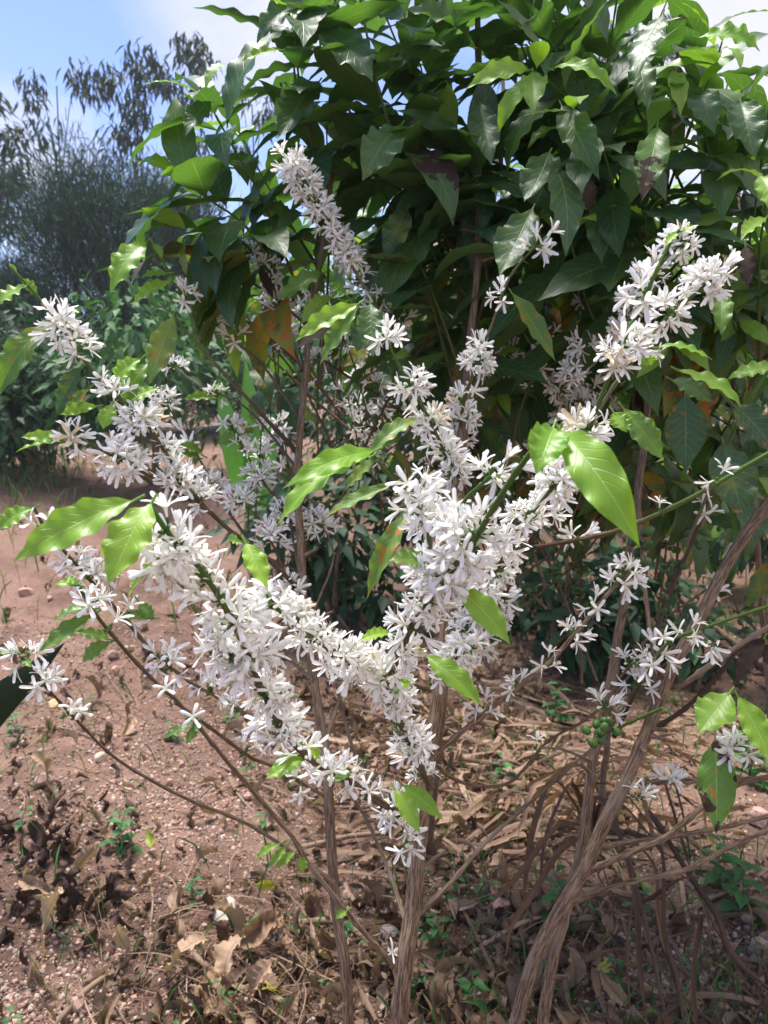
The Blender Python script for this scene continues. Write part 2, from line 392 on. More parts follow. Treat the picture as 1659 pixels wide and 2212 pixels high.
def flower(mb, base, axis, rng, s=1.0, bud=False):
    Z = nrm(axis); X = nrm(np.cross(Z, rng.normal(0, 1, 3))); Y = np.cross(Z, X)
    M4 = np.eye(4); M4[:3, 0], M4[:3, 1], M4[:3, 2], M4[:3, 3] = X, Y, Z, base
    strand(mb, [(0, 0, -.003), (0, 0, 0.001), (0, 0, .003)], [.0011*s, .0016*s, .0013*s], (.10, .20, .04, 1), M4, 6)
    if bud:
        l = rng.uniform(.6, 1)*.022*s
        strand(mb, [(0, 0, .002), (0, 0, l*.45), (0, 0, l*.65), (0, 0, l*.85), (0, 0, l)], [.0011*s, .0013*s, .003*s, .0027*s, .0004], (.86, .87, .72, 1), M4, 7); return
    strand(mb, [(0, 0, .002), (0, 0, .007*s), (0, 0, .0105*s), (0, 0, .0125*s)], [.001*s, .0012*s, .0016*s, .0021*s], (.87, .88, .80, 1), M4, 6)
    a0 = rng.uniform(0, 6.28); op = rng.uniform(.25, .6) if rng.uniform() < .2 else rng.uniform(.85, 1.1); wt = np.array([.80, .66, .45]) if rng.uniform() < .015 else np.ones(3)
    for k in range(5): petal(mb, M4, a0+k*2*PI/5+rng.normal(0, .1), rng, s, op, wt)
    for k in range(5):
        az = a0+(k+.5)*2*PI/5; tl = rng.uniform(.35, .9); d = np.array([math.cos(az), math.sin(az), 0]); l = .0135*s
        q = [np.array([0, 0, .0115*s])+d*.0012, np.array([0, 0, .0115*s+l*.35])+d*(.0018+l*.18*tl), np.array([0, 0, .0115*s+l*.7*math.cos(tl*.6)])+d*(.002+l*.6*tl), np.array([0, 0, .0115*s+l*math.cos(tl)*.92])+d*(.002+l*1.05*tl)]
        strand(mb, q, [.00035, .00035, .0005, .0004], np.array([[.85, .84, .75, 1], [.8, .76, .6, 1], [.46, .33, .18, 1], [.52, .40, .24, 1]]), M4, 4)
    q = [(0, 0, .011*s), (.001, 0, .018*s), (.002, .001, .025*s)]
    strand(mb, q, [.0005, .0005, .0006], (.87, .87, .8, 1), M4, 4)
def cluster_mesh(i, n, spread, s=1.0, buds=1):
    """flowers standing round a twig: local Z runs along the twig, Y is the sunny side"""
    rng = np.random.default_rng(100+i); mb = MB(); used = []
    for k in range(n):
        best = None
        for _ in range(14):
            az = PI/2+rng.normal(0, 1)*spread; el = rng.normal(0.3, 0.5)
            d = np.array([math.cos(az)*math.cos(el), math.sin(az)*math.cos(el), math.sin(el)])
            sc = min([np.linalg.norm(d-q) for q in used] or [9])
            if best is None or sc > best[0]: best = (sc, d)
        d = best[1]; used.append(d)
        b = np.array([d[0], d[1], 0])/max(.3, math.hypot(d[0], d[1]))*.0035+np.array([0, 0, rng.uniform(-.011, .011)])+d*rng.uniform(0, .006)
        flower(mb, b, d, rng, s*rng.uniform(.85, 1.1))
    for k in range(buds):
        az = rng.uniform(0, 6.28); d = np.array([math.cos(az), math.sin(az), rng.uniform(.2, 1.2)]); flower(mb, d*.003, d, rng, s*.85, True)
    for k in range(9):
        az = rng.uniform(0, 6.28); d = nrm(np.array([math.cos(az), math.sin(az), rng.uniform(.1, 1.6)])); b = np.array([math.cos(az), math.sin(az), 0])*.0025
        M4 = np.eye(4); M4[:3, 3] = b
        l = rng.uniform(.004, .009); strand(mb, [d*0, d*l*.5, d*l], [.0012, .0016, .0004], (.11, .22, .035, 1), M4, 5)
    return mb.mesh('flower_cluster', M['flower'])
CL = {'h': [cluster_mesh(80+i, 5+i % 5, .62, [.95, 1.0, .86][i % 3], 1+i % 3) for i in range(16)], 'd': [cluster_mesh(i, 13+i % 7, 1.15, [.92, 1.0, .86][i % 3], 1+i % 3) for i in range(16)], 'm': [cluster_mesh(20+i, 5+i % 3, 0.85) for i in range(6)],
      's': [cluster_mesh(40+i, 3+i % 3, 0.65, 1.0, 1) for i in range(6)], 't': [cluster_mesh(60+i, 1+i % 2, 0.5, 0.95, 0) for i in range(4)]}
def put_cluster(parent, kind, pos, axis, rng, scale=1.0, sun=None):
    me = CL[kind][rng.integers(len(CL[kind]))]; o = link('flower_cluster', me, parent)
    Z = nrm(axis); s = np.array([0, -0.35, 1.0]) if sun is None else np.asarray(sun, float); s = s+rng.normal(0, .25, 3)
    Y = s-Z*(s@Z); Y = nrm(Y) if np.linalg.norm(Y) > .15 else nrm(np.cross(Z, [1, .2, 0])); X = np.cross(Y, Z)
    sc = scale*rng.uniform(.92, 1.08)
    m = Matrix(((X[0]*sc, Y[0]*sc, Z[0]*sc, pos[0]), (X[1]*sc, Y[1]*sc, Z[1]*sc, pos[1]), (X[2]*sc, Y[2]*sc, Z[2]*sc, pos[2]), (0, 0, 0, 1)))
    o.matrix_basis = m; return o
def berry_mesh(i, n, col):
    rng = np.random.default_rng(300+i); mb = MB(); v, f = ICO2; used = []
    for k in range(n):
        best = None
        for _ in range(12):
            az = rng.uniform(0, 6.28); p = np.array([math.cos(az)*.0095, math.sin(az)*.0095, rng.uniform(-.013, .013)])
            sc = min([np.linalg.norm(p-q) for q in used] or [9])
            if best is None or sc > best[0]: best = (sc, p)
        p = best[1]; used.append(p); d = nrm([p[0], p[1], rng.normal(0, .004)]); R = np.array(Vector(d).to_track_quat('Z', 'Y').to_matrix())
        c = np.array(col)*rng.uniform(.75, 1.3); r = rng.uniform(.0058, .0078)
        w = v*np.array([r*.92, r*.92, r*1.3]); w[:, 2] = np.where(v[:, 2] > .9, w[:, 2]-.0012, w[:, 2])
        cc = np.tile(np.array([*c, 1]), (len(v), 1)); cc[v[:, 2] > .93] = (.10, .07, .03, 1)
        mb.add(w@R.T+p+d*.002, f, None, cc)
        strand(mb, [d*.001, p], .0009, (.07, .10, .03, 1), np.eye(4), 4)
    return mb.mesh('berry_cluster', M['berry'])
BE = [berry_mesh(i, 3+i % 5, (.022, .065, .018)) for i in range(7)]; BEB = berry_mesh(20, 5, (.035, .10, .014))
def put_berries(parent, pos, axis, rng, me=None, scale=1.0):
    o = link('berry_cluster', me or BE[rng.integers(len(BE))], parent); q = Vector(axis).to_track_quat('Z', 'Y') @ Quaternion((0, 0, 1), rng.uniform(0, 6.28))
    o.matrix_basis = Matrix.Translation(pos) @ q.to_matrix().to_4x4() @ Matrix.Scale(scale, 4); return o

# ------------------------------------------------------------------ the coffee shrubs
def on_ground(x, y, dz=0.0): return np.array([x, y, float(terrain(x, y))+dz])
def stem(parent, pts, base, r0, r1, sides=26, **kw):
    w = [base]+[P(*q) for q in pts]; mb = MB()
    p, s = tube(mb, w, r0, r1, sides, 0.009, ridge=0.035, wob=0.0016, node=.071, namp=.09, **{'power': .62, **kw})
    rs = np.random.default_rng(int(r0*1e5)+len(p))
    for f in rs.uniform(.12, .75, 9):
        q = p[int(f*(len(p)-1))]; v = nrm(rs.normal(0, 1, 3)*[1, 1, .2]+np.array([0, -.2, .6])); l = rs.uniform(.02, .045)
        tube(mb, [q, q+v*l*.5, q+v*l], .0032, .0024, 8, .006, ridge=.05)
    return mb.obj('stem', M['bark'], parent)
LK = dict(y=(.95, .02, 0), g=(.5, .06, 0), m=(.14, .12, 0), r=(.42, .72, .05), o=(.06, .55, .1), n=(.5, .45, .56), b=(0, .3, 1.25), l=(.8, .25, 0), k=(.22, .3, 0))
def hint(base, tip, roll):
    c = nrm(tip-base); h = nrm(CAMP-(base+tip)/2)*0.75+np.array([0, 0, .8]); h = h-c*(h@c); h = nrm(h); q = np.cross(c, h)
    a = math.radians(roll); return h*math.cos(a)+q*math.sin(a)
def pick_leaf(parent, spec, hi=True):
    bx, by, db, tx, ty, dt, w, k = spec[:8]; roll = spec[8] if len(spec) > 8 else 0; droop = spec[9] if len(spec) > 9 else 0.8
    mb = MB(); B, T = P(bx, by, db), P(tx, ty, dt); rng = np.random.default_rng(int(bx*7+by*13+tx))
    leaf_between(mb, B, T, .84*w/2212*(db+dt)/2/K, hint(B, T, roll), rng, (*LK[k], rng.uniform()), nl=26, nw=10, droop=droop, fold=rng.uniform(.15, .4), wave=.115, kw=rng.uniform(3.8, 5.2), twist=rng.normal(0, .25))
    t = T-B; tube(mb, [B-nrm(t)*.008, B+nrm(t)*.006], .0012, .0010, 6, .004, col=(.6, .05, 0))
    return mb.obj('leaf', M['leaf'], parent)
def branch(parent, pts, r0, r1, runs=(), green=(0, 0), dark=(0, 0), leaves=(), berries=(), sun=None, node=.043, world=False, scale=1.0, sides=9, start=None):
    w = [np.asarray(q) for q in pts] if world else [P(*q) for q in pts]
    if start is not None: w = [np.asarray(start)]+w
    mb = MB(); p, s = tube(mb, w, r0, r1, sides, .006, node=node, green=green, dark=dark, wob=.0008, power=.8)
    o = mb.obj('branch', M['bark'], parent); rng = np.random.default_rng(int(abs(w[0][0]*9e3+w[-1][2]*7e3)))
    t, n, b = frames(p); L = s[-1]
    def at(f):
        i = min(len(p)-1, int(f*(len(p)-1))); return p[i], t[i]
    for r in runs:
        if len(r) == 4:
            t0, t1, sp, kind = r; k = max(1, int((t1-t0)*L/sp)+1)
            fs = [(t0+(t1-t0)*i/max(1, k-1), kind) for i in range(k)]
        else: fs = [r]
        for f, kind in fs:
            q, a = at(f); sc = scale*.85*rng.uniform(.85, 1.12)
            if kind == 'd':
                sd = np.cross(a, [0, 0, 1.0]); sd = nrm(sd) if np.linalg.norm(sd) > .2 else np.array([1.0, 0, 0]); vw = nrm(CAMP-q)
                for sg in (-1, 1):
                    if rng.uniform() < .06: continue
                    put_cluster(o, 'h', q+sd*sg*.002, a, rng, sc*rng.uniform(.9, 1.08), sg*sd*rng.uniform(.7, 1.1)+np.array([0, 0, .55])+vw*.35+rng.normal(0, .15, 3))
            else: put_cluster(o, kind, q+rng.normal(0, .002, 3), a, rng, sc, sun)
    for f in berries:
        q, a = at(f); put_berries(o, q, a, rng)
    for sp in leaves: pick_leaf(o, sp)
    return o

# --- flowering shrub in front: two stems that part near the ground
base1 = on_ground(-.03, .86)
S1 = thing('coffee_shrub', 'flowering coffee shrub in front, its thick middle stem loaded with dense white blossom', 'shrub', base1)
B_px = [(860, 2212, .95), (892, 1950, .96), (912, 1750, .97), (940, 1530, .99), (962, 1350, 1.02), (985, 1150, 1.06), (1003, 900, 1.12), (1030, 600, 1.2), (1035, 300, 1.28), (1030, 0, 1.36), (1030, -300, 1.45)]
A_px = [(752, 2212, .98), (728, 1960, 1.0), (708, 1700, 1.02), (680, 1480, 1.06), (652, 1240, 1.1), (645, 1020, 1.15), (660, 800, 1.2), (690, 560, 1.26), (720, 350, 1.3)]
stem(S1, B_px, base1, .0222, .002, power=.42)
stem(S1, A_px, base1+np.array([-.012, .01, 0]), .0105, .004, seed=5)
# dense sprays close to the camera
branch(S1, [(905, 1762, .95), (840, 1745, .9), (760, 1690, .84), (680, 1645, .78), (610, 1570, .73), (560, 1480, .69), (530, 1400, .66), (480, 1300, .63), (425, 1220, .6), (370, 1160, .575), (325, 1095, .56)], .0042, .0021,
       runs=[(.36, .52, 0.041, 'm'), (.54, .86, 0.042, 'd'), (.60, .82, 0.052, 'm'), (.93, 'm'), (.965, 's'), (.22, 's'), (.3, 'm')], green=(-.9, 1), dark=(.5, .7),
       leaves=[(292, 1080, .56, 28, 1214, .53, 108, 'y', -12, 1.0), (328, 1086, .56, 232, 1264, .53, 118, 'y', 10, .7), (368, 1205, .6, 280, 1288, .6, 52, 'y', 40, .9), (530, 1172, .64, 578, 1272, .62, 64, 'y', 0, .4), (520, 1170, .64, 490, 1165, .63, 40, 'g', 0, .5),
               (658, 1640, .77, 574, 1682, .75, 58, 'y', 0, .8), (655, 1610, .77, 690, 1640, .78, 40, 'y', 0, .9), (720, 1690, .8, 760, 1665, .82, 30, 'g')], sun=(-.1, -.45, 1))
branch(S1, [(930, 1490, .97), (850, 1470, .9), (790, 1445, .84), (735, 1420, .78), (680, 1380, .73), (630, 1340, .69), (585, 1300, .66)], .0034, .002,
       runs=[(.30, 1.0, 0.042, 'd'), (.55, .9, 0.069, 'm')], green=(-.4, .9), dark=(.5, .7), sun=(.05, -.5, 1))
branch(S1, [(930, 1700, .955), (900, 1640, .92), (868, 1560, .87), (843, 1480, .82), (868, 1400, .77), (915, 1320, .72), (965, 1245, .68), (1020, 1170, .64), (1065, 1100, .605), (1110, 1030, .575), (1150, 975, .555), (1192, 925, .54)], .0042, .0022,
       runs=[(.04, .16, 0.042, 'd'), (.13, .3, 0.039, 'm'), (.32, .76, 0.042, 'd'), (.8, 'd')], green=(-1.0, 1), dark=(.6, .6),
       leaves=[(1196, 922, .54, 1157, 1026, .51, 108, 'y', -15, .9), (1210, 930, .54, 1382, 1182, .49, 122, 'y', 22, 1.1), (1205, 935, .55, 1170, 1005, .56, 70, 'g', 0, .9), (1205, 940, .55, 1268, 1010, .57, 85, 'g', -20, .6),
               (988, 1272, .69, 1102, 1392, .66, 74, 'y', 10, .7), (928, 1205, .7, 838, 1212, .69, 70, 'g', 0, .5), (918, 1412, .77, 1042, 1526, .74, 68, 'y', 5, .6), (850, 1500, .82, 890, 1475, .8, 50, 'y', 0, .8), (845, 1370, .78, 775, 1385, .77, 42, 'y', 0, .8)], sun=(.0, -.5, 1))
branch(S1, [(880, 1820, .955), (868, 1780, .93), (850, 1750, .91), (838, 1700, .9)], .002, .0012, runs=[(.1, 'm'), (.5, 'd'), (.75, 'm')], green=(.3, 1),
       leaves=[(852, 1703, .9, 908, 1802, .86, 50, 'y', 0, .5), (868, 1694, .9, 957, 1772, .88, 46, 'y', 20, .8)])
branch(S1, [(985, 1390, 1.02), (1035, 1290, .95), (1080, 1220, .9), (1120, 1150, .86), (1165, 1090, .83), (1205, 1040, .81)], .003, .002,
       runs=[(.12, .2, 0.034, 'm'), (.35, 1.0, 0.047, 'd')], green=(-.3, .5), dark=(.8, .8))
branch(S1, [(985, 1420, 1.02), (1010, 1370, .98), (1035, 1330, .95)], .002, .0012, runs=[(.3, 'd'), (.65, 'm'), (1, 'd')], dark=(.6, .6))
branch(S1, [(950, 1480, .99), (975, 1440, .96), (1000, 1400, .94), (1020, 1400, .92)], .002, .0012, runs=[(.3, 'm'), (.7, 'd'), (1, 'm')], dark=(.6, .6))
branch(S1, [(560, 1480, .70), (490, 1410, .67), (430, 1330, .645), (388, 1260, .62), (362, 1205, .6)], .0026, .0016, runs=[(.3, 1, 0.062, 'd')], green=(.2, 1), sun=(-.2, -.5, 1))
branch(S1, [(955, 1265, .70), (985, 1160, .67), (1000, 1090, .65), (1060, 1030, .62)], .0024, .0016, runs=[(.1, 1, 0.055, 'd')], green=(.2, 1), sun=(-.2, -.5, 1))
branch(S1, [(930, 1240, .73), (925, 1150, .70), (900, 1090, .69), (880, 1050, .69)], .0022, .0015, runs=[(.0, .75, 0.061, 'd'), (1, 'm')], green=(.5, 1), sun=(-.3, -.4, 1))
# left sprays
branch(S1, [(652, 1275, 1.09), (560, 1195, 1.05), (480, 1130, 1.02), (410, 1060, 1.0), (350, 965, .98), (305, 900, .96), (250, 855, .95), (200, 800, .94), (160, 745, .93), (120, 690, .92), (85, 645, .91), (45, 600, .9), (25, 578, .9)], .0036, .0016,
       runs=[(.50, .66, 0.039, 'm'), (.68, .80, 0.039, 'm'), (.85, .91, 0.053, 'd'), (.36, .44, 0.040, 'm')], green=(-.7, 1), dark=(.7, .5),
       leaves=[(60, 615, .9, -8, 662, .9, 60, 'y', 20, .7), (80, 640, .91, 42, 600, .9, 34, 'g'), (36, 590, .9, 20, 568, .9, 14, 'y', 0, .2), (100, 697, .92, -10, 865, .9, 78, 'r', 0, .6),
               (305, 775, .96, 245, 832, .95, 54, 'y', 0, .7), (320, 785, .97, 268, 880, .96, 60, 'g', 0, .9), (345, 838, .98, 262, 872, .97, 44, 'y', 0, .6), (180, 790, .94, 122, 895, .95, 60, 'o', 0, .5), (210, 878, .96, 130, 896, .95, 36, 'y', -20, 1.0), (243, 872, .96, 222, 928, .95, 46, 'y', 0, .6), (195, 838, .95, 140, 905, .97, 50, 'r')])
branch(S1, [(455, 1105, 1.01), (360, 1050, .98), (290, 1010, .95), (225, 975, .93), (165, 945, .92), (130, 950, .91)], .0026, .0014,
       runs=[(.38, .95, 0.056, 'd'), (.55, .85, 0.069, 'm')], green=(-.3, .7), dark=(.7, .5), leaves=[(140, 955, .91, 33, 978, .9, 34, 'y', 30, .9), (140, 950, .91, 45, 945, .9, 38, 'y', -20, .9)])
branch(S1, [(420, 1065, 1.0), (360, 1030, .98), (322, 985, .97), (300, 930, .96), (290, 890, .96)], .0022, .0013, runs=[(.2, .95, 0.059, 'd')], green=(0, .8), dark=(.6, .4))
branch(S1, [(640, 1230, 1.13), (560, 1190, 1.18), (480, 1080, 1.22), (430, 990, 1.24), (395, 930, 1.25), (355, 868, 1.26)], .0026, .0014, runs=[(.58, 1, 0.065, 'd')], green=(-.4, .6), dark=(.6, .4),
       leaves=[(430, 990, 1.24, 365, 985, 1.2, 38, 'g'), (440, 985, 1.24, 385, 960, 1.2, 34, 'g')])
branch(S1, [(650, 1245, 1.1), (618, 1110, 1.15), (575, 1050, 1.18), (530, 975, 1.2), (490, 905, 1.22)], .003, .0014, runs=[(.35, .62, 0.059, 'd'), (.8, 's'), (.95, 'm')], dark=(.5, .6), green=(-.5, .4),
       leaves=[(520, 940, 1.21, 470, 960, 1.2, 40, 'g'), (525, 935, 1.21, 548, 925, 1.22, 40, 'g')])
branch(S1, [(655, 1330, 1.08), (615, 1240, 1.1), (590, 1180, 1.12), (560, 1120, 1.14), (520, 1085, 1.16)], .0024, .0014, runs=[(.2, 1, 0.062, 'd')], dark=(.6, .6))
branch(S1, [(682, 1640, 1.03), (600, 1585, .99), (500, 1521, .96), (425, 1481, .94), (350, 1426, .92), (270, 1341, .9), (210, 1271, .89), (150, 1200, .88), (105, 1150, .87), (75, 1100, .86)], .0032, .0015,
       runs=[(.30, 's'), (.385, 's'), (.5, 's'), (.545, 's'), (.66, 't'), (.8, 'm'), (.86, 'm'), (.96, 's')], dark=(-.4, .9), green=(-.6, .3),
       leaves=[(72, 1098, .86, -8, 1146, .85, 56, 'y', 0, .8), (330, 1335, .9, 245, 1338, .9, 36, 'g'), (130, 1180, .87, 70, 1165, .86, 34, 'g'), (300, 1300, .9, 330, 1340, .9, 36, 'g')])
branch(S1, [(850, 2085, .96), (735, 1956, .93), (670, 1870, .91), (635, 1810, .9), (580, 1744, .89), (500, 1655, .87), (425, 1566, .85), (380, 1511, .84), (320, 1456, .83), (260, 1391, .82), (200, 1316, .81), (175, 1270, .8)], .0036, .0018,
       runs=[(.97, 'm'), (.765, 't'), (.70, 't'), (.03, 't'), (.92, 't')], dark=(-.5, .9), green=(-.8, .2),
       leaves=[(205, 1326, .81, 82, 1410, .79, 52, 'g', 0, .7), (200, 1318, .81, 108, 1348, .8, 40, 'g', 20, .8), (240, 1382, .82, 158, 1366, .81, 34, 'g', 0, .9), (242, 1386, .82, 177, 1432, .81, 46, 'g', 0, .6), (165, 1265, .8, 118, 1262, .8, 26, 'l'), (170, 1262, .8, 140, 1245, .8, 18, 'l'),
               (650, 1846, .905, 655, 1886, .9, 26, 'l'), (640, 1838, .905, 594, 1876, .9, 24, 'l', 0, .5), (620, 1826, .905, 580, 1875, .9, 26, 'l', 0, .5), (606, 1822, .905, 550, 1858, .9, 24, 'l', 0, .6), (748, 1968, .93, 725, 1985, .92, 26, 'l')])
branch(S1, [(722, 1905, 1.0), (620, 1832, .98), (520, 1775, .96), (400, 1725, .94), (260, 1645, .92), (170, 1560, .9), (105, 1490, .88), (60, 1440, .87), (40, 1405, .87)], .0028, .0013,
       runs=[(.99, 's'), (.91, 'm'), (.79, 't'), (.82, 't')], dark=(-.2, .9), green=(-.8, .2), leaves=[(45, 1410, .87, -5, 1412, .86, 26, 'g'), (50, 1425, .87, 68, 1442, .86, 24, 'g')])
branch(S1, [(700, 1720, 1.02), (585, 1656, .97), (540, 1636, .95), (475, 1586, .92), (380, 1515, .85)], .0024, .002, runs=[(.5, 't'), (.2, 's')], dark=(.2, .6), leaves=[(420, 1560, .88, 350, 1598, .87, 26, 'g'), (428, 1566, .88, 402, 1610, .87, 26, 'g'), (410, 1560, .88, 445, 1590, .87, 22, 'g')])
branch(S1, [(1010, 1065, 1.08), (965, 985, 1.02), (915, 880, .98), (870, 800, .95), (838, 735, .93)], .0028, .0017, runs=[(.2, 'd'), (.38, 'm'), (.55, 'd'), (.75, 'd'), (1, 'm'), (.3, 's')], green=(-.2, 1), dark=(.8, .1),
       leaves=[(776, 655, .97, 637, 738, .95, 62, 'y', -10, .7), (800, 655, .97, 806, 772, .94, 80, 'k', 0, .5), (775, 660, .98, 690, 790, .99, 60, 'g', 0, .7), (832, 725, .93, 838, 700, .93, 20, 'y')])
branch(S1, [(990, 1180, 1.05), (920, 1110, .9), (870, 1060, .82), (830, 1010, .77), (800, 975, .74)], .0028, .0016, runs=[(.35, 'm'), (.48, 'd'), (.22, 's')], green=(-.4, 1), dark=(.5, .3),
       leaves=[(812, 972, .74, 610, 1056, .69, 66, 'y', -15, .9), (806, 984, .74, 597, 1138, .69, 88, 'y', 15, .8), (795, 985, .75, 908, 906, .78, 50, 'r', 0, .9), (852, 1044, .8, 702, 1118, .8, 48, 'r', 0, .7), (820, 990, .75, 745, 1060, .77, 46, 'r', 0, .7), (885, 1100, .84, 792, 1295, .82, 62, 'r', 0, .5), (842, 1000, .78, 850, 985, .77, 16, 'l')])
branch(S1, [(668, 1340, 1.08), (690, 1290, 1.1), (720, 1200, 1.14), (690, 1130, 1.16), (660, 1130, 1.17)], .0018, .0012, runs=[(.85, 'd'), (.98, 's')])
for pts in ([(700, 1600, 1.04), (742, 1480, 1.1), (770, 1400, 1.15), (730, 1330, 1.2)], [(905, 1780, .97), (780, 1660, 1.05), (720, 1450, 1.1), (715, 1400, 1.12)], [(950, 1410, 1.0), (870, 1440, 1.1), (780, 1480, 1.2), (690, 1460, 1.25)],
            [(680, 1470, 1.06), (640, 1440, 1.1), (600, 1400, 1.12)], [(880, 2000, .96), (840, 1880, 1.05), (780, 1750, 1.12), (700, 1640, 1.2), (640, 1600, 1.25)], [(900, 1980, .96), (970, 1909, 1.0), (1055, 1814, 1.05), (1140, 1739, 1.1), (1235, 1655, 1.14), (1330, 1560, 1.2), (1420, 1400, 1.25)],
            [(925, 1640, .98), (1000, 1690, 1.1), (1100, 1690, 1.2), (1180, 1606, 1.22), (1265, 1556, 1.24), (1330, 1496, 1.26), (1395, 1406, 1.28)]):
    branch(S1, pts, .0032, .0018, dark=(0, .3))
branch(S1, [(925, 1640, .98), (1050, 1536, 1.0), (1110, 1491, 1.0), (1180, 1436, 1.0), (1235, 1376, 1.0), (1290, 1310, 1.0), (1350, 1238, 1.0)], .0038, .0026, runs=[(.28, 's'), (.425, 's'), (.575, 's'), (.715, 'm'), (.86, 's'), (.985, 'm'), (1, 's')], scale=.95)
branch(S1, [(1010, 1235, 1.05), (1080, 1205, 1.0), (1140, 1186, .96), (1245, 1166, .92), (1330, 1146, .9), (1430, 1106, .88), (1530, 1055, .87), (1640, 990, .86), (1720, 945, .86)], .003, .0025, runs=[(.41, 's'), (.245, 't'), (.62, 't'), (.78, 't')], green=(-.9, 1.3), dark=(1.2, .0))
# thinner sprays deeper in the shrub
branch(S1, [(850, 720, 1.22), (800, 640, 1.18), (760, 575, 1.16), (725, 510, 1.14), (690, 450, 1.13), (655, 395, 1.12), (632, 362, 1.11)], .003, .0018, runs=[(.2, .5, 0.040, 'm'), (.5, 1, .026, 'd'), (1.0, 'd')], green=(0, .8))
branch(S1, [(655, 800, 1.2), (620, 720, 1.24), (590, 620, 1.26), (545, 545, 1.28)], .0028, .0015, runs=[(.35, 's'), (.55, 'm'), (.72, 'd'), (.85, 'm'), (1, 's')], dark=(.6, .4))
branch(S1, [(640, 975, 1.16), (560, 890, 1.16), (470, 790, 1.16), (400, 710, 1.16), (373, 672, 1.15)], .0035, .002, green=(-1, 1), dark=(1, .1), leaves=[(375, 680, 1.14, 322, 832, 1.1, 72, 'r', 0, .5), (372, 612, 1.15, 284, 657, 1.12, 42, 'l', 0, .7)])
branch(S1, [(420, 700, 1.18), (385, 620, 1.16), (345, 555, 1.14), (318, 520, 1.12)], .0024, .0015, green=(.8, 1), runs=[(.4, 's')], leaves=[(318, 522, 1.12, 238, 634, 1.08, 74, 'y', 0, .7), (365, 590, 1.14, 304, 602, 1.12, 32, 'g'), (330, 525, 1.12, 350, 560, 1.12, 26, 'g')])
branch(S1, [(645, 900, 1.18), (560, 780, 1.25), (500, 730, 1.3), (450, 690, 1.32)], .0025, .0013, runs=[(.75, 's'), (.95, 'm')], dark=(.6, .4))
branch(S1, [(640, 1010, 1.16), (530, 880, 1.3), (435, 836, 1.36), (375, 790, 1.4)], .0025, .0013, runs=[(.7, 'm'), (1, 'm')], dark=(.5, .5), leaves=[(470, 860, 1.34, 395, 862, 1.3, 34, 'g'), (440, 840, 1.36, 500, 850, 1.35, 30, 'g')])

# --- right-hand shrub with bare crossing branches, berries and few flowers
base2 = on_ground(.10, .9)
S2 = thing('coffee_shrub', 'coffee shrub with two leaning bare stems, scattered small flowers and green berries', 'shrub', base2)
D_px = [(1085, 2330, .98), (1118, 2200, .98), (1150, 2092, .98), (1197, 1989, .98), (1241, 1916, .98), (1271, 1864, .98), (1304, 1787, .98), (1329, 1732, .98), (1377, 1620, .99), (1440, 1468, 1.01), (1485, 1384, 1.02), (1540, 1272, 1.05), (1610, 1156, 1.08), (1720, 1010, 1.1)]
C_px = [(1155, 2330, 1.01), (1172, 2191, 1.01), (1197, 2062, 1.01), (1212, 2007, 1.01), (1234, 1894, 1.01), (1252, 1817, 1.02), (1265, 1740, 1.03), (1279, 1655, 1.04), (1300, 1556, 1.06), (1325, 1456, 1.08), (1350, 1306, 1.11), (1362, 1170, 1.14), (1390, 950, 1.2), (1410, 700, 1.26), (1440, 400, 1.32), (1470, 50, 1.4), (1490, -250, 1.48)]
stem(S2, D_px, base2, .0106, .0076, seed=9)
stem(S2, C_px, base2+np.array([.02, .012, 0]), .0108, .003, seed=13)
branch(S2, [(1020, 1420, 1.12), (1110, 1245, 1.0), (1180, 1100, .9), (1235, 1000, .84), (1272, 925, .81), (1310, 830, .79), (1345, 740, .78), (1378, 670, .78), (1418, 585, .78), (1448, 522, .78), (1465, 500, .78)], .0045, .0018,
       runs=[(.06, 'd'), (.13, 'd'), (.2, 'm'), (.47, .62, 0.038, 'd'), (.53, .6, 0.042, 'd'), (.67, .72, 0.047, 'd'), (.79, 'm'), (.81, 's'), (.9, 's')], green=(-1.4, 1.4), dark=(.9, .9),
       leaves=[(1462, 502, .78, 1438, 532, .77, 26, 'y'), (1470, 500, .78, 1506, 490, .77, 22, 'y', 0, .5), (1345, 880, .8, 1432, 995, .79, 72, 'g', 10, .5), (1325, 890, .8, 1355, 935, .79, 60, 'y', 0, .6), (1395, 770, .8, 1400, 790, .8, 50, 'y'), (1418, 752, .79, 1540, 778, .78, 38, 'y', -20, .9)])
branch(S2, [(1250, 960, .95), (1330, 830, .9), (1400, 735, .86), (1445, 680, .84), (1490, 645, .83), (1540, 600, .82)], .0028, .0016, runs=[(.62, .70, 0.042, 'd'), (.78, .82, 0.042, 'd'), (1, 'd'), (.98, 'd')], green=(.2, 1))
branch(S2, [(1330, 760, 1.05), (1370, 650, 1.02), (1410, 590, 1.0), (1460, 535, .98), (1490, 520, .97)], .0025, .0015, runs=[(.4, 'd'), (.65, 'd'), (.95, 'd'), (.2, 'm')], green=(.2, .8))
branch(S2, [(1290, 1590, 1.05), (1340, 1570, 1.0), (1385, 1550, .96), (1432, 1530, .92)], .002, .0018, green=(.6, 1))
for px, py, d in ((1290, 1585, .95), (1310, 1570, .96)):
    put_berries(S2.children[-1], P(px, py, d), nrm([1, .1, .3]), RG, BEB, .8)
branch(S2, [(1240, 1949, 1.0), (1330, 1914, .98), (1480, 1879, .96), (1570, 1834, .95), (1720, 1765, .93)], .0035, .0026)
branch(S2, [(1248, 1898, .99), (1290, 1874, .97), (1355, 1844, .95), (1430, 1814, .94), (1475, 1779, .93), (1525, 1735, .93), (1600, 1690, .92), (1700, 1672, .92)], .0044, .003, dark=(0, .3))
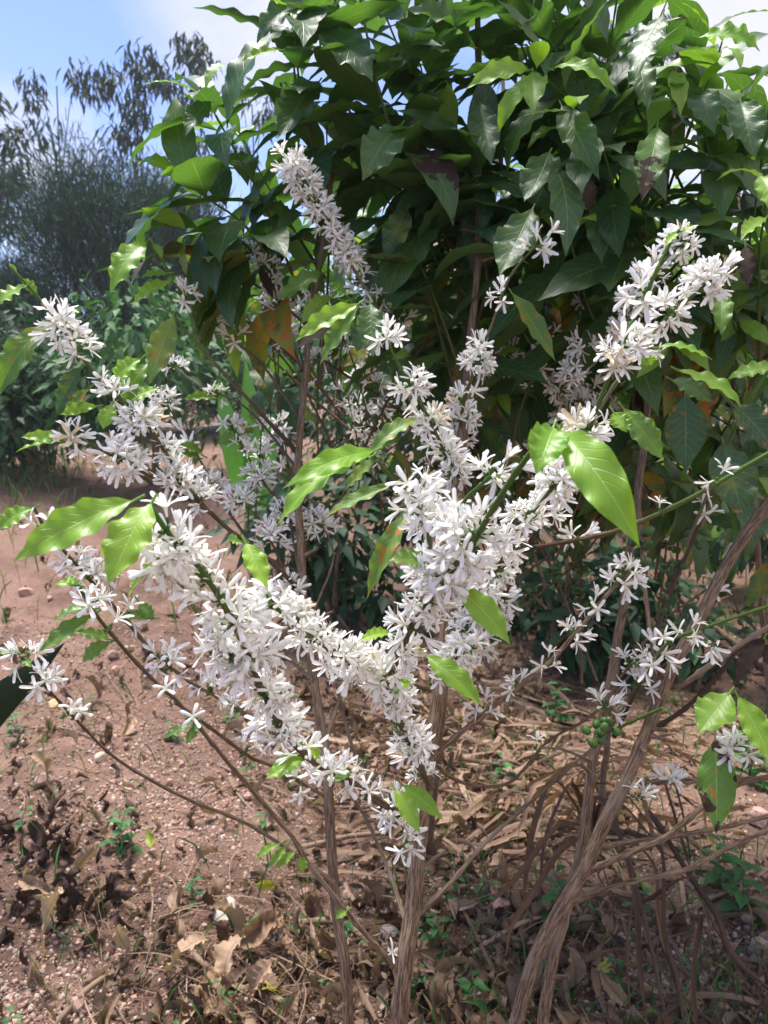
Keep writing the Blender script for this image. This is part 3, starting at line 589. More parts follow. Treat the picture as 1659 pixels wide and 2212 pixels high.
branch(S2, [(1298, 1830, 1.01), (1390, 1815, 1.0), (1470, 1804, .99), (1570, 1786, .99), (1700, 1752, .98)], .0036, .0026, leaves=[(1545, 1592, .93, 1547, 1802, .89, 98, 'n', 0, .3)])
branch(S2, [(1345, 1698, 1.03), (1450, 1690, 1.02), (1560, 1686, 1.02), (1700, 1679, 1.0)], .004, .003, runs=[(.34, 's')])
branch(S2, [(1325, 1590, 1.06), (1390, 1460, .98), (1440, 1390, .96), (1495, 1366, .95), (1560, 1345, .94), (1700, 1295, .93)], .0026, .0018, green=(-.3, 1.2), dark=(1, .2), runs=[(.33, 's'), (.42, 't'), (.54, 't'), (.66, 's')])
branch(S2, [(1450, 1486, 1.02), (1480, 1476, 1.01), (1555, 1421, 1.0), (1690, 1335, .99)], .0042, .0032)
branch(S2, [(1380, 1592, 1.02), (1480, 1530, 1.05), (1560, 1450, 1.08), (1600, 1400, 1.1), (1690, 1365, 1.1)], .0034, .0025, dark=(1, 1), leaves=[(1650, 1378, 1.0, 1588, 1476, .98, 50, 'b', 0, .7), (1655, 1390, 1.0, 1668, 1450, .98, 40, 'b', 0, .7)])
branch(S2, [(1310, 1500, 1.08), (1360, 1440, 1.0), (1375, 1430, .98)], .002, .0014, runs=[(.85, 's'), (1, 't')])
branch(S2, [(1440, 1480, 1.02), (1415, 1420, 1.0), (1400, 1330, 1.02), (1385, 1200, 1.05), (1380, 1080, 1.1)], .0034, .0024, runs=[(.2, 's')], berries=(.6, .75))
branch(S2, [(1420, 1520, 1.02), (1412, 1400, 1.06), (1440, 1300, 1.1), (1490, 1180, 1.12), (1540, 1050, 1.15), (1560, 950, 1.18)], .0034, .0022, berries=(.35, .5, .62), runs=[(.7, 's')], dark=(.5, .9))
branch(S2, [(1400, 1560, 1.02), (1470, 1420, 1.12), (1530, 1300, 1.16), (1600, 1180, 1.2), (1680, 1050, 1.25)], .0036, .0022, berries=(.3, .45), runs=[(.55, 's')], dark=(.6, .9))
branch(S2, [(1500, 1352, 1.03), (1530, 1380, .98), (1545, 1400, .95)], .0014, .001, runs=[(.98, 's')], sun=(.2, -.3, -1))
branch(S2, [(1310, 1690, 1.03), (1370, 1720, .98), (1385, 1722, .97)], .0016, .0011, runs=[(.95, 's')])
branch(S2, [(1290, 1650, 1.05), (1220, 1620, 1.0), (1165, 1616, .98)], .0022, .0012, runs=[(1, 't')])
branch(S2, [(1300, 1560, 1.06), (1310, 1525, 1.0)], .0016, .001, runs=[(1, 's')])
branch(S2, [(1500, 1700, .95), (1560, 1640, .93), (1620, 1600, .92), (1700, 1580, .92)], .0022, .0014, green=(.4, 1), runs=[(.55, 'm'), (.75, 's')],
       leaves=[(1578, 1494, .92, 1508, 1586, .89, 100, 'l', 0, .3), (1592, 1502, .92, 1672, 1655, .88, 74, 'y', 15, .4)])
branch(S2, [(1600, 900, 1.05), (1560, 850, 1.03), (1500, 810, 1.02), (1450, 790, 1.0)], .002, .0014, green=(.5, .8), leaves=[(1460, 798, .98, 1602, 882, .94, 52, 'y', -15, 1.0), (1450, 820, 1.0, 1540, 870, .98, 60, 'k'), (1570, 820, 1.02, 1690, 790, 1.0, 50, 'y', 0, .9)])
branch(S2, [(1659, 800, 1.05), (1610, 880, 1.06), (1570, 960, 1.07), (1530, 1060, 1.08), (1480, 1180, 1.1)], .0028, .002, green=(.9, .2), leaves=[(1562, 955, 1.05, 1610, 1130, 1.0, 118, 'o', 0, .4), (1575, 870, 1.05, 1680, 985, 1.02, 90, 'o', 0, .5), (1480, 850, 1.08, 1480, 1020, 1.06, 110, 'o', 0, .3)])
branch(S2, [(1395, 900, 1.2), (1250, 870, 1.3), (1180, 800, 1.35), (1120, 700, 1.3), (1105, 640, 1.22)], .0026, .0015, green=(0, .6), dark=(.8, .4), runs=[(.3, 'm'), (.45, 'd'), (.6, 'm')], leaves=[(1105, 632, 1.1, 1200, 782, 1.06, 56, 'r', 0, .6)])
branch(S2, [(1400, 800, 1.24), (1290, 720, 1.2), (1255, 770, 1.2), (1225, 815, 1.2)], .0022, .0013, runs=[(.35, 's'), (.7, 'm'), (.95, 'd')], dark=(.6, .6))

# --- the leafy crowns: shoots carrying pairs of leaves
def in_poly(poly, rng):
    xs = [p[0] for p in poly]; ys = [p[1] for p in poly]
    while True:
        x, y = rng.uniform(min(xs), max(xs)), rng.uniform(min(ys), max(ys)); c = False; j = len(poly)-1
        for i in range(len(poly)):
            if (poly[i][1] > y) != (poly[j][1] > y) and x < (poly[j][0]-poly[i][0])*(y-poly[i][1])/(poly[j][1]-poly[i][1])+poly[i][0]: c = not c
            j = i
        if c: return x, y
def grow(twig, crown, w, rng, nodes=7, L=.185, rust=.2, young=.12, hang=0.5, skip=.25, fine=True, col=None):
    p, s = tube(twig, w, .0027, .0013, 7, .012, node=.05, green=(.15, 1.1), dark=(.6, .2)); t, n, b = frames(p); T = s[-1]
    a0 = rng.uniform(0, PI)
    for k in range(nodes):
        f = skip+(1-skip)*(k+.7)/nodes; i = min(len(p)-1, int(f*(len(p)-1))); age = (k+1)/nodes
        a = a0+(k % 2)*PI/2*rng.uniform(.6, 1)
        for sgn in (-1, 1):
            if rng.uniform() < .08: continue
            sd = sgn*(math.cos(a)*n[i]+math.sin(a)*b[i])
            up = 1-abs(t[i][2]); d = t[i]*(.35+.5*age)+sd*.9+np.array([0, 0, -.10-hang*rng.uniform(.1, .8)*(1.2-age)])
            nh = np.array([0, -.25, 1.0])+t[i]*.6+rng.normal(0, .22, 3)
            l = L*rng.uniform(.72, 1.2)*(1-.55*max(0, age-.82)/.18)
            yv = np.clip(young*rng.uniform(0, 1.6)+(.7 if age > .93 else 0), 0, 1); rv = np.clip(rust*rng.uniform(0, 2.0)*(1.3-age), 0, 1)
            nec = .6 if rng.uniform() < rust*.05 else (.35 if rng.uniform() < rust*.3 else 0)
            leaf_dir(crown, p[i]+nrm(d)*.006, d, nh, l, l*rng.uniform(.30, .39), rng, (yv, rv, nec, rng.uniform()), nl=26 if fine else 9, nw=6 if fine else 4,
                     droop=rng.uniform(.5, 1.7), fold=rng.uniform(.0, .25), wave=rng.uniform(.02, .06), kw=rng.uniform(4, 6), twist=rng.normal(0, .25), up0=rng.uniform(-.1, .35))
def crown(parent, poly, n, dr, root, seed, extra=(), fine=True, **kw):
    rng = np.random.default_rng(seed); tw, cr = MB(), MB()
    for k in range(n):
        x, y = in_poly(poly, rng); d = rng.uniform(*dr); e = P(x, y, d)
        r = root(e, rng); mid = (e*.55+r*.45)+np.array([0, 0, -.05])+rng.normal(0, .03, 3)
        grow(tw, cr, [r, mid, e], rng, nodes=int(rng.integers(5, 9)), **kw)
    for e in extra:
        e2 = dict(kw); e2.update(e[1]); grow(tw, cr, [P(*q) for q in e[0]], rng, **e2)
    cr.obj('foliage' if n < 22 else 'crown', M['leaf'], parent); o = tw.obj('shoots', M['bark'], parent); return o
def root1(e, rng):
    r = P(1030, rng.uniform(200, 800), 1.3) if e[0] > -.1 else P(690, rng.uniform(400, 800), 1.28)
    v = r-e; l = np.linalg.norm(v); return e+v/l*min(l, rng.uniform(.3, .5))+np.array([0, 0, -.12])
def root2(e, rng):
    r = P(1440, rng.uniform(150, 700), 1.36); v = r-e; l = np.linalg.norm(v); return e+v/l*min(l, rng.uniform(.3, .5))+np.array([0, 0, -.12])
def root3(e, rng):
    r = np.array([.3+rng.normal(0, .2), 2.15, e[2]-.2]); v = r-e; l = np.linalg.norm(v); return e+v/l*min(l, rng.uniform(.3, .5))
poly1 = [(640, -260), (1050, -260), (1050, 480), (900, 560), (760, 560), (640, 480), (620, 330), (660, 230), (640, 120)]
ex1 = [([(650, 640, 1.3), (570, 440, 1.26), (505, 320, 1.22), (432, 188, 1.18)], dict(nodes=9)), ([(640, 660, 1.3), (540, 500, 1.24), (450, 430, 1.2), (375, 375, 1.16)], dict(nodes=8)),
       ([(620, 640, 1.3), (520, 520, 1.26), (440, 500, 1.22), (395, 505, 1.2)], dict(nodes=7)), ([(700, 420, 1.3), (660, 250, 1.25), (640, 120, 1.2), (640, 20, 1.15)], dict(nodes=8)),
       ([(660, 700, 1.3), (560, 620, 1.3), (480, 600, 1.3), (430, 640, 1.3)], dict(nodes=7, rust=.7, hang=1)), ([(700, 600, 1.35), (600, 440, 1.4), (540, 330, 1.42), (500, 250, 1.42)], dict(nodes=8)),
       ([(1035, 300, 1.28), (1038, 150, 1.3), (1035, 20, 1.33), (1033, -120, 1.38)], dict(nodes=6, L=.16, skip=.1))]
crown(S1, poly1, 21, (1.12, 1.55), root1, 21, ex1, rust=.18)
poly2 = [(1050, -260), (1420, -260), (1560, 90), (1720, 190), (1850, 560), (1650, 620), (1480, 480), (1300, 520), (1050, 470)]
ex2 = [([(1440, 420, 1.32), (1500, 250, 1.25), (1540, 150, 1.2), (1560, 90, 1.16)], dict(nodes=6, young=.5)), ([(1400, 700, 1.28), (1330, 420, 1.18), (1290, 300, 1.1), (1215, 215, 1.05)], dict(nodes=6, hang=1)),
       ([(1330, 420, 1.3), (1250, 250, 1.2), (1180, 170, 1.12), (1140, 150, 1.08)], dict(nodes=5, young=.5)), ([(1640, 800, 1.2), (1640, 560, 1.15), (1655, 450, 1.1), (1665, 380, 1.08)], dict(nodes=6, young=.6))]
crown(S2, poly2, 25, (1.1, 1.6), root2, 22, ex2, rust=.2)
for sp in [(1152, 448, 1.1, 1078, 598, 1.04, 112, 'k', 0, .4), (1192, 352, 1.08, 1222, 556, 1.02, 92, 'm', -15, .5), (1188, 328, 1.1, 1132, 436, 1.06, 100, 'k', 0, .5), (1212, 226, 1.08, 1295, 390, 1.02, 90, 'k', 10, .9), (1142, 152, 1.06, 1004, 194, 1.02, 62, 'y', -25, 1.0), (1150, 155, 1.06, 1152, 246, 1.02, 78, 'l', 0, .6),
           (1190, 150, 1.08, 1334, 208, 1.04, 52, 'y', 0, 1.0), (1420, 270, 1.06, 1385, 438, 1.0, 88, 'n', 0, .4), (1508, 82, 1.12, 1642, 112, 1.1, 66, 'y', 0, 1.0), (1452, 152, 1.1, 1470, 252, 1.06, 50, 'l', 0, .5), (1432, 30, 1.05, 1372, 176, 1.0, 92, 'm', 15, .5), (1600, 220, 1.08, 1632, 346, 1.03, 100, 'm', 0, .5),
           (1505, 200, 1.1, 1545, 290, 1.05, 80, 'm', 0, .6), (1285, 440, 1.14, 1300, 572, 1.1, 62, 'm', 0, .4), (1268, 385, 1.1, 1272, 460, 1.08, 44, 'b', 0, .6), (1640, 380, 1.0, 1680, 470, .96, 60, 'y', 0, .6), (1655, 470, 1.0, 1600, 520, .97, 50, 'y', 0, .8), (1610, 530, 1.0, 1615, 625, .98, 44, 'b', 0, .4),
           (1555, 625, .9, 1558, 725, .88, 60, 'r', 0, .4), (1380, 130, 1.1, 1400, 240, 1.05, 70, 'm', 0, .6)]: pick_leaf(S2, sp)
for sp in [(868, 268, 1.15, 782, 392, 1.1, 104, 'k', 0, .4), (1036, 218, 1.2, 1062, 358, 1.14, 88, 'm', 0, .4), (1022, 100, 1.22, 876, 20, 1.16, 118, 'm', 0, .6), (690, 60, 1.16, 806, 178, 1.1, 118, 'm', 0, .5), (612, 108, 1.18, 518, 138, 1.14, 34, 'y', 0, .8), (660, 22, 1.16, 554, 98, 1.12, 72, 'm', 0, .9),
           (978, 118, 1.25, 830, 170, 1.2, 62, 'm', 0, 1.1), (690, 175, 1.2, 600, 300, 1.14, 110, 'm', 0, .5), (880, 450, 1.2, 830, 560, 1.16, 72, 'o', 0, .4), (800, 690, 1.1, 770, 760, 1.1, 70, 'm', 0, .6), (1030, 380, 1.2, 905, 395, 1.14, 46, 'k', 20, -.7), (455, 215, 1.16, 400, 295, 1.12, 64, 'm', 0, .6), (560, 575, 1.24, 590, 650, 1.22, 30, 'b', 0, .4), (700, 590, 1.2, 600, 650, 1.16, 60, 'g', 0, .6), (720, 640, 1.2, 650, 700, 1.18, 50, 'l', 0, .8), (745, 690, 1.15, 640, 755, 1.1, 60, 'b', 0, .8)]: pick_leaf(S1, sp)

# --- taller shrub just behind
base3 = on_ground(.32, 2.0)
S3 = thing('coffee_shrub', 'dense dark coffee shrub behind the flowering ones, its shaded leaves rusty low down', 'shrub', base3)
for (pts, b, r) in (([(972, 1400, 1.95), (1003, 1100, 1.95), (1015, 880, 1.95), (1045, 600, 2.0), (1080, 300, 2.05), (1090, -50, 2.1)], G(925, 1850), .011), ([(1345, 1300, 2.1), (1375, 1000, 2.1), (1360, 700, 2.1), (1330, 300, 2.15), (1300, 0, 2.2)], G(1290, 1800), .012),
                    ([(1640, 1250, 2.0), (1620, 900, 2.0), (1600, 500, 2.0), (1580, 200, 2.05)], G(1690, 1800), .011)):
    stem(S3, pts, b, r, .005, 16)
poly3 = [(600, 480), (720, 400), (1000, 320), (1750, 330), (1800, 1020), (1450, 1050), (1240, 960), (1000, 880), (820, 830), (640, 800), (520, 720), (430, 600), (440, 470)]
crown(S3, poly3, 150, (1.65, 2.6), root3, 23, rust=.6, young=.05, hang=1.5, L=.15, skip=.1)
def root4(e, rng): return e+np.array([rng.normal(0, .12), .25, rng.uniform(-.05, .2)])
crown(S3, [(780, 520), (1300, 460), (1330, 700), (1250, 860), (1050, 880), (860, 760)], 20, (1.3, 1.6), root4, 24, rust=.75, young=.03, hang=2.6, L=.15, skip=.15)
crown(S3, [(1380, 620), (1680, 560), (1720, 1080), (1500, 1050), (1420, 900)], 16, (1.15, 1.5), root4, 25, rust=.65, young=.12, hang=2.0, L=.15, skip=.15)
rg = np.random.default_rng(5)
for k in range(46):      # bare fruiting twigs under the crown
    x = rg.uniform(700, 1680); y = rg.uniform(1000, 1480) if x > 1050 else rg.uniform(850, 1150); d = rg.uniform(1.45, 2.1)
    a = P(x, y, d); e = a+np.array([rg.uniform(-.3, .3), rg.uniform(-.2, .2), rg.uniform(.12, .4)])
    branch(S3, [a, (a+e)/2+rg.normal(0, .015, 3), e], .0035, .0022, world=True, dark=(.3, .8), sides=6, berries=tuple(rg.uniform(.1, .95, 3)) if x > 1080 else ((.5,) if rg.uniform() < .3 else ()))
for pts, runs in (([(1010, 650, 1.7), (990, 570, 1.6), (945, 500, 1.55), (922, 430, 1.5)], [(.35, 'm'), (.6, 'd'), (.75, 'm'), (1, 'm')]), ([(985, 1000, 1.2), (1000, 880, 1.08), (1030, 790, 1.05), (1060, 710, 1.04), (1098, 600, 1.04), (1155, 530, 1.02)], [(.18, 'd'), (.3, 'd'), (.42, 'm'), (.55, 'd'), (.62, 's'), (.8, 's'), (1, 'd')]),
                  ([(900, 950, 1.7), (860, 880, 1.65), (800, 830, 1.6), (760, 800, 1.6)], [(.1, 'd'), (.3, 'd'), (.5, 'd'), (.7, 'd'), (.9, 'm')]), ([(1000, 960, 1.8), (930, 900, 1.7), (880, 780, 1.65), (850, 700, 1.6)], [(.3, 'm'), (.5, 'd'), (.7, 's')]), ([(1000, 1120, 1.9), (945, 1040, 1.75), (920, 960, 1.7)], [(.6, 'm'), (.9, 'd')]),
                  ([(1160, 1000, 1.8), (1090, 940, 1.6), (1125, 880, 1.55), (1130, 790, 1.5)], [(.3, 's'), (.6, 'm'), (1, 'm')]), ([(1400, 1200, 1.9), (1480, 1150, 1.7), (1530, 1080, 1.6), (1540, 1000, 1.55)], [(.4, 'm'), (.7, 's'), (1, 'm')]), ([(1010, 480, 1.8), (990, 420, 1.7), (1020, 390, 1.6)], [(.5, 'm'), (1, 's')])):
    branch(S3, pts, .003, .0014, runs=runs, dark=(.5, .5), green=(0, .4))

rg = np.random.default_rng(77)
for k in range(30):      # small sprays in the shade of the crowns
    x, y = (rg.uniform(560, 900), rg.uniform(620, 960)) if k % 2 else (rg.uniform(1050, 1330), rg.uniform(640, 960)); d = rg.uniform(1.25, 1.6)
    e = P(x, y, d); s0 = e+np.array([rg.normal(0, .06), rg.uniform(.05, .2), -rg.uniform(.15, .3)])
    branch(S3 if k % 3 else S2, [s0, (s0+e)/2+rg.normal(0, .012, 3), e], .0022, .0012, world=True, dark=(.5, .6), green=(0, .5), sides=6, runs=[(1, 's'), (.8, 's' if k % 4 else 'm'), (.62, 't')])
# ------------------------------------------------------------------ ground
def bare(px, py):       # how open the soil is
    g = math.exp(-(((px-380)/190)**2+((py-1700)/170)**2))+.8*math.exp(-(((px-120)/200)**2+((py-1300)/150)**2))+1.2*math.exp(-(((px-110)/190)**2+((py-2150)/110)**2))+1.2*math.exp(-(((px-1450)/170)**2+((py-2060)/190)**2))
    return min(1, g)
def litter_d(px, py):
    low = max(0, min(1, (py-1850)/200)); mid = math.exp(-(((px-720)/330)**2+((py-1540)/230)**2)); h = math.exp(-(((px-90)/140)**2+((py-1860)/170)**2))
    r = .55*math.exp(-(((px-1000)/300)**2+((py-1900)/260)**2))+.8*math.exp(-(((px-1350)/380)**2+((py-1380)/200)**2))
    return min(1, max(.15, low*.85+mid+h*1.6+r+.35*math.exp(-(((px-170)/230)**2+((py-1480)/110)**2)))*(1-.75*min(1, bare(px, py))))
def humus_shade(px, py): return min(1, .9*litter_d(px, py)+.5*math.exp(-(((px-1300)/420)**2+((py-1300)/170)**2)))  # humus under litter, plus shade behind the right-hand twigs painted into the soil
def axis_pts(lo, hi, fine_lo, fine_hi, fine, coarse_n):
    a = np.arange(fine_lo, fine_hi, fine)
    l = fine_lo-(fine_lo-lo)*np.linspace(0, 1, coarse_n)[1:][::-1]**2.2; r = fine_hi+(hi-fine_hi)*np.linspace(0, 1, coarse_n)**2.2
    return np.concatenate([l, a, r])
gx = axis_pts(-90, 90, -2.6, 2.6, .02, 40); gy = axis_pts(-9, 140, 1.0, 5.4, .02, 60)
XX, YY = np.meshgrid(gx, gy); ZZ = terrain(XX, YY)
near = np.exp(-((np.clip(YY-3, 0, 9)/3)**2+(np.clip(np.abs(XX)-2.4, 0, 9)/.5)**2))
rg = np.random.default_rng(2); ZZ = ZZ+near*rg.normal(0, .0035, ZZ.shape)
far_ = np.clip((YY-40)/100, 0, 1); ZZ = ZZ*(1-far_)+1.6*far_
mb = MB(); m, nn = len(gy), len(gx); i = np.arange(m-1)[:, None]*nn; j = np.arange(nn-1)[None, :]
GV = np.stack([XX, YY, ZZ], -1).reshape(-1, 3); HU_SHADE = np.zeros(len(GV)); ok = (GV[:, 1] > 1) & (GV[:, 1] < 9) & (np.abs(GV[:, 0]) < 6); gpx, gpy, gd = PX(GV)
for k in np.nonzero(ok)[0]: HU_SHADE[k] = humus_shade(gpx[k], gpy[k])
mb.add(GV, np.stack([i+j, i+j+1, i+nn+1+j, i+nn+j], -1).reshape(-1, 4), None, np.column_stack([HU_SHADE, HU_SHADE, HU_SHADE, HU_SHADE*0+1]))
tag(mb.obj('ground', M['soil']), kind='structure')

def scatter(n, rng, y0=1.25, y1=5.5, dens=None):
    out = []
    while len(out) < n:
        y = y0+(y1-y0)*rng.uniform()**1.6; x = rng.uniform(-1, 1)*(.75*y+.25)
        p = np.array([x, y, float(terrain(x, y))]); px, py, d = PX(p)
        if dens is not None and rng.uniform() > dens(px, py): continue
        out.append(p)
    return out
rg = np.random.default_rng(31)
mb = MB(); pts = scatter(42000, rg, 1.25, 4.2, lambda x, y: .16+.84*bare(x, y)); n = len(pts); r = .0021+.0085*rg.uniform(size=n)**4.0; q = rg.uniform(size=(n, 1))
pr = protos(50, lambda m, k: blob(m, np.zeros(3), 1.0, rg, ICO1, .2, (1, 1, 1, 1), .75, None, 3))
batch(mb, pr, np.array(pts)+np.column_stack([0*r, 0*r, r*.25]), r, (np.array([.38, .215, .155])*(1-q)+np.array([.46, .37, .31])*q)*rg.uniform(.45, 1.4, (n, 1)), rg)
tag(mb.obj('gravel', M['stone'], smooth=False), 'loose reddish grit and pebbles strewn over the bare soil', 'gravel', kind='stuff')
# --- rocks one could pick up
RK = [(488, 1990, .052, (.50, .40, .34), 'pinkish white faceted rock lying beside green weed sprigs at lower left'), (836, 2030, .032, (.30, .24, .24), 'grey pink stone half hidden behind the thick middle stem'),
      (1088, 1975, .038, (.52, .31, .23), 'salmon pink rock between the middle stem and the leaning stems'), (118, 1535, .042, (.52, .38, .20), 'yellowish angular rock in front of the dark green blade'),
      (1645, 2065, .045, (.42, .27, .21), 'brownish pink rock low at the right edge among weeds'), (1640, 1790, .06, (.48, .29, .24), 'large pink rock under the browned hanging leaf at right'),
      (345, 1448, .05, (.42, .22, .16), 'reddish rock behind the left bare twigs'), (372, 1480, .045, (.46, .26, .19), 'flat reddish rock just below another behind the left bare twigs'), (95, 1700, .04, (.36, .24, .2), 'dull brown rock beside the rotting leaf heap'),
      (215, 1645, .03, (.47, .36, .29), 'pale small rock near the left long bare twig'), (60, 1290, .06, (.45, .25, .18), 'reddish slab of rock far out on the open soil at left'), (1390, 1830, .03, (.4, .26, .22), 'pink stone seen between the leaning bare stems and withered blades'),
      (855, 1655, .035, (.4, .27, .2), 'brown stone in the straw behind the middle stem')]
def rock(p, r, c, label, group=None, src=ICO3):
    mb = MB(); blob(mb, p+np.array([0, 0, r*.55]), r, rg, src, .07, (*c, 1), .72, np.array(Matrix.Rotation(rg.uniform(0, 6), 3, 'Z')), 12)
    return tag(mb.obj('rock', M['stone'], smooth=False), label, 'rock', group)
for px, py, r, c, l in RK: rock(G(px, py), r, c, l)
for p in scatter(150, rg, 1.4, 6, lambda x, y: .35+.65*bare(x, y)):
    rock(p, rg.uniform(.008, .026)*(1.7 if p[1] > 3.2 else 1), np.array([.42, .26, .2])*rg.uniform(.65, 1.2), 'small reddish stone on the soil among grit and leaf litter', 'small stones on the soil', ICO2)
# --- dry leaves
def dry_leaf_add(mb, p, L, rng, c, curl=1.0, yaw=None, nl=10, nw=6):
    V, F, uv = leaf_local(L, L*rng.uniform(.34, .5), rng, nl=nl, nw=nw, droop=rng.choice([-1, 1])*rng.uniform(.3, 2.6)*curl, fold=rng.uniform(.3, 1.2)*curl, wave=.13, kw=rng.uniform(1.5, 3.5), twist=rng.normal(0, 1.5)*curl)
    t = uv[:, 1]; V[:, 2] += .018*L*np.sin(2*PI*8*(t-.45*np.abs(uv[:, 0]-.5)))*np.sin(PI*t); V[:, 0] *= 1+.05*np.sin(t*23+rng.uniform(0, 6)); V[:, 2] += .035*L*np.sin(t*60+rng.uniform(0, 6))*np.abs(uv[:, 0]-.5)*2
    V -= V.mean(0); yaw = rng.uniform(0, 6.28) if yaw is None else yaw
    R = np.array((Matrix.Rotation(yaw, 3, 'Z') @ Matrix.Rotation(rng.normal(0, .35), 3, 'X') @ Matrix.Rotation(rng.normal(0, .6), 3, 'Y')))
    W = V@R.T; W[:, 2] -= np.percentile(W[:, 2], 12)
    C = np.clip(np.array(c)[None, :]*(1-.35*(np.abs(uv[:, :1]-.5) < .04)+.0), 0, 1)
    mb.add(W+p+[0, 0, .002], F, uv, np.hstack([C, np.ones((len(W), 1))]))
mb = MB(); pts = np.array(scatter(7000, rg, 1.3, 8, litter_d)); n = len(pts); q = rg.uniform(size=(n, 1))**1.4
cols = (np.array([.11, .060, .038])*(1-q)+np.array([.40, .275, .185])*q)*rg.uniform(.45, 1.25, (n, 1))
px, py, d = PX(pts); dk = rg.uniform(size=n) < 1.3*np.exp(-(((px-90)/190)**2+((py-1880)/170)**2)); cols[dk] = np.array([.05, .028, .023])*rg.uniform(.6, 1.6, (int(dk.sum()), 1))
pts[:, 2] += np.abs(rg.normal(0, .010, n)); pr = protos(70, lambda m, k: dry_leaf_add(m, np.zeros(3), 1.0, rg, (1, 1, 1), 1.5, None, 22, 6))
batch(mb, pr, pts, (.014+.105*rg.uniform(size=n)**3.2)*np.where(pts[:, 1] < 3, 1, 1.2), cols, rg)
tag(mb.obj('leaf_litter', M['dry']), 'carpet of crumpled brown dead leaves covering the soil', 'leaf litter', kind='stuff')
BIG = [(125, 1985, .14, .5, 'tan curled dry leaf, upper of the pale pair beside the rotting heap'), (115, 2035, .15, .9, 'tan crinkled dry leaf, lower of the pale pair beside the rotting heap'), (185, 1905, .11, .9, 'grey brown shrivelled leaf just below the small green weed'),
       (555, 2060, .17, 2.6, 'largest tan crumpled dry leaf standing on edge left of the bare stems'), (612, 2075, .13, 1.4, 'upright folded brown leaf touching the largest crumpled one'), (500, 2120, .12, 2.4, 'brown twisted leaf lying under the largest crumpled one'), (400, 2115, .13, 2.2, 'rolled reddish brown leaf with pale inner face by the curved stick'),
       (265, 2080, .11, 1.2, 'narrow tan ragged leaf beside the diagonal pale stick'), (460, 2170, .16, .3, 'broad ruffled brown leaf at the bottom edge'), (560, 2190, .13, 2.0, 'dark cupped leaf at the bottom edge beside a yellow one'), (690, 2090, .13, 1.8, 'ribbed brown leaf curling behind the slender stem'),
       (1170, 1990, .1, .6, 'ribbed tan leaf curled beside the salmon pink rock'), (1000, 1990, .09, 1.2, 'spiral brown leaf right of the thick stem'), (1440, 1990, .11, 1.2, 'dark ribbed leaf curled among the withered blades'), (960, 2140, .12, 2.5, 'brown flat dry leaf near the stem bases'), (1320, 2190, .13, .8, 'reddish lobed dry leaf at the bottom edge'),
       (700, 1760, .11, .8, 'curled brown leaf on the litter behind the slender stem')]
for px, py, L, yaw, l in BIG:
    mb = MB(); q = rg.uniform(); dry_leaf_add(mb, G(px, py)+[0, 0, .028], L*1.12, rg, (np.array([.28, .17, .105])*(1-q)+np.array([.46, .33, .22])*q), .8, yaw, 30, 10)
    tag(mb.obj('dry_leaf', M['dry']), l, 'dry leaf')
for p in scatter(190, rg, 1.5, 3.4, litter_d):
    mb = MB(); q = rg.uniform(); dry_leaf_add(mb, p+[0, 0, .015], rg.uniform(.08, .15), rg, (np.array([.15, .085, .055])*(1-q)+np.array([.32, .21, .13])*q), 1.35, None, 26, 8)
    tag(mb.obj('dry_leaf', M['dry']), 'crisp curled brown leaf lying loose on the litter', 'dry leaf', 'dry leaves scattered on the litter')
for px, py, L, yaw, c, l in ((575, 1945, .075, 1.9, (.50, .46, .06), 'bright yellow fallen leaf lying right of the pinkish white rock'), (325, 1845, .07, .2, (.30, .33, .05), 'olive yellow fallen leaf below the small green weed'), (1305, 2125, .085, 2.6, (.42, .47, .14), 'pale green wavy fallen leaf between bare stems and withered blades'),
                             (575, 2170, .09, 1.5, (.36, .33, .04), 'mottled yellow leaf at the bottom edge left of the slender stem'), (1390, 1945, .09, .3, (.22, .30, .03), 'green and yellow leaf lying among the withered blades'), (1530, 1850, .09, .6, (.34, .34, .05), 'yellow fallen leaf right of the withered blades')):
    mb = MB(); dry_leaf_add(mb, G(px, py)+[0, 0, .035], L, rg, np.array(c), .4, yaw, 18, 8); tag(mb.obj('fallen_leaf', M['green']), l, 'fallen leaf')
# --- straw
def ribbon(mb, pts, w, rng, c, step=.02, cup=.3, tw=0.5, taper=True):
    p, s = spline(pts, step); t, n, b = frames(p); L = s[-1]; k = len(p); a = rng.uniform(0, PI)+np.cumsum(rng.normal(0, tw*.15, k))
    ww = w*(np.clip(np.minimum(s/L*8+.5, (1-s/L)*5+.08), 0, 1) if taper else np.ones(k))
    X = np.cos(a)[:, None]*n+np.sin(a)[:, None]*b; Y = np.cross(t, X); u = np.array([-1, -.4, .2, 1.0])
    V = p[:, None]+(u[None, :, None]*ww[:, None, None]/2)*X[:, None]+(np.abs(u)[None, :, None]*cup*ww[:, None, None]/2)*Y[:, None]
    i = np.arange(k-1)[:, None]*4; j = np.arange(3)[None, :]
    F = np.stack([i+j, i+j+1, i+5+j, i+4+j], -1).reshape(-1, 4)
    uv = np.stack([np.tile((u+1)/2, (k, 1)), np.repeat(s[:, None]*8+rng.uniform(0, 9), 4, 1)], -1).reshape(-1, 2)
    mb.add(V.reshape(-1, 3), F, uv, (*np.clip(c, 0, 1), 1))
def straw_d(px, py): return min(1, max(.03, math.exp(-(((px-1000)/300)**2+((py-1640)/170)**2))+.5*math.exp(-(((px-600)/260)**2+((py-1560)/160)**2))+.55*math.exp(-(((px-520)/300)**2+((py-2080)/150)**2))+.4*math.exp(-(((px-170)/270)**2+((py-1480)/150)**2))+.3*math.exp(-(((px-1300)/300)**2+((py-1900)/300)**2)))*(1-.6*bare(px, py)))
mb = MB()
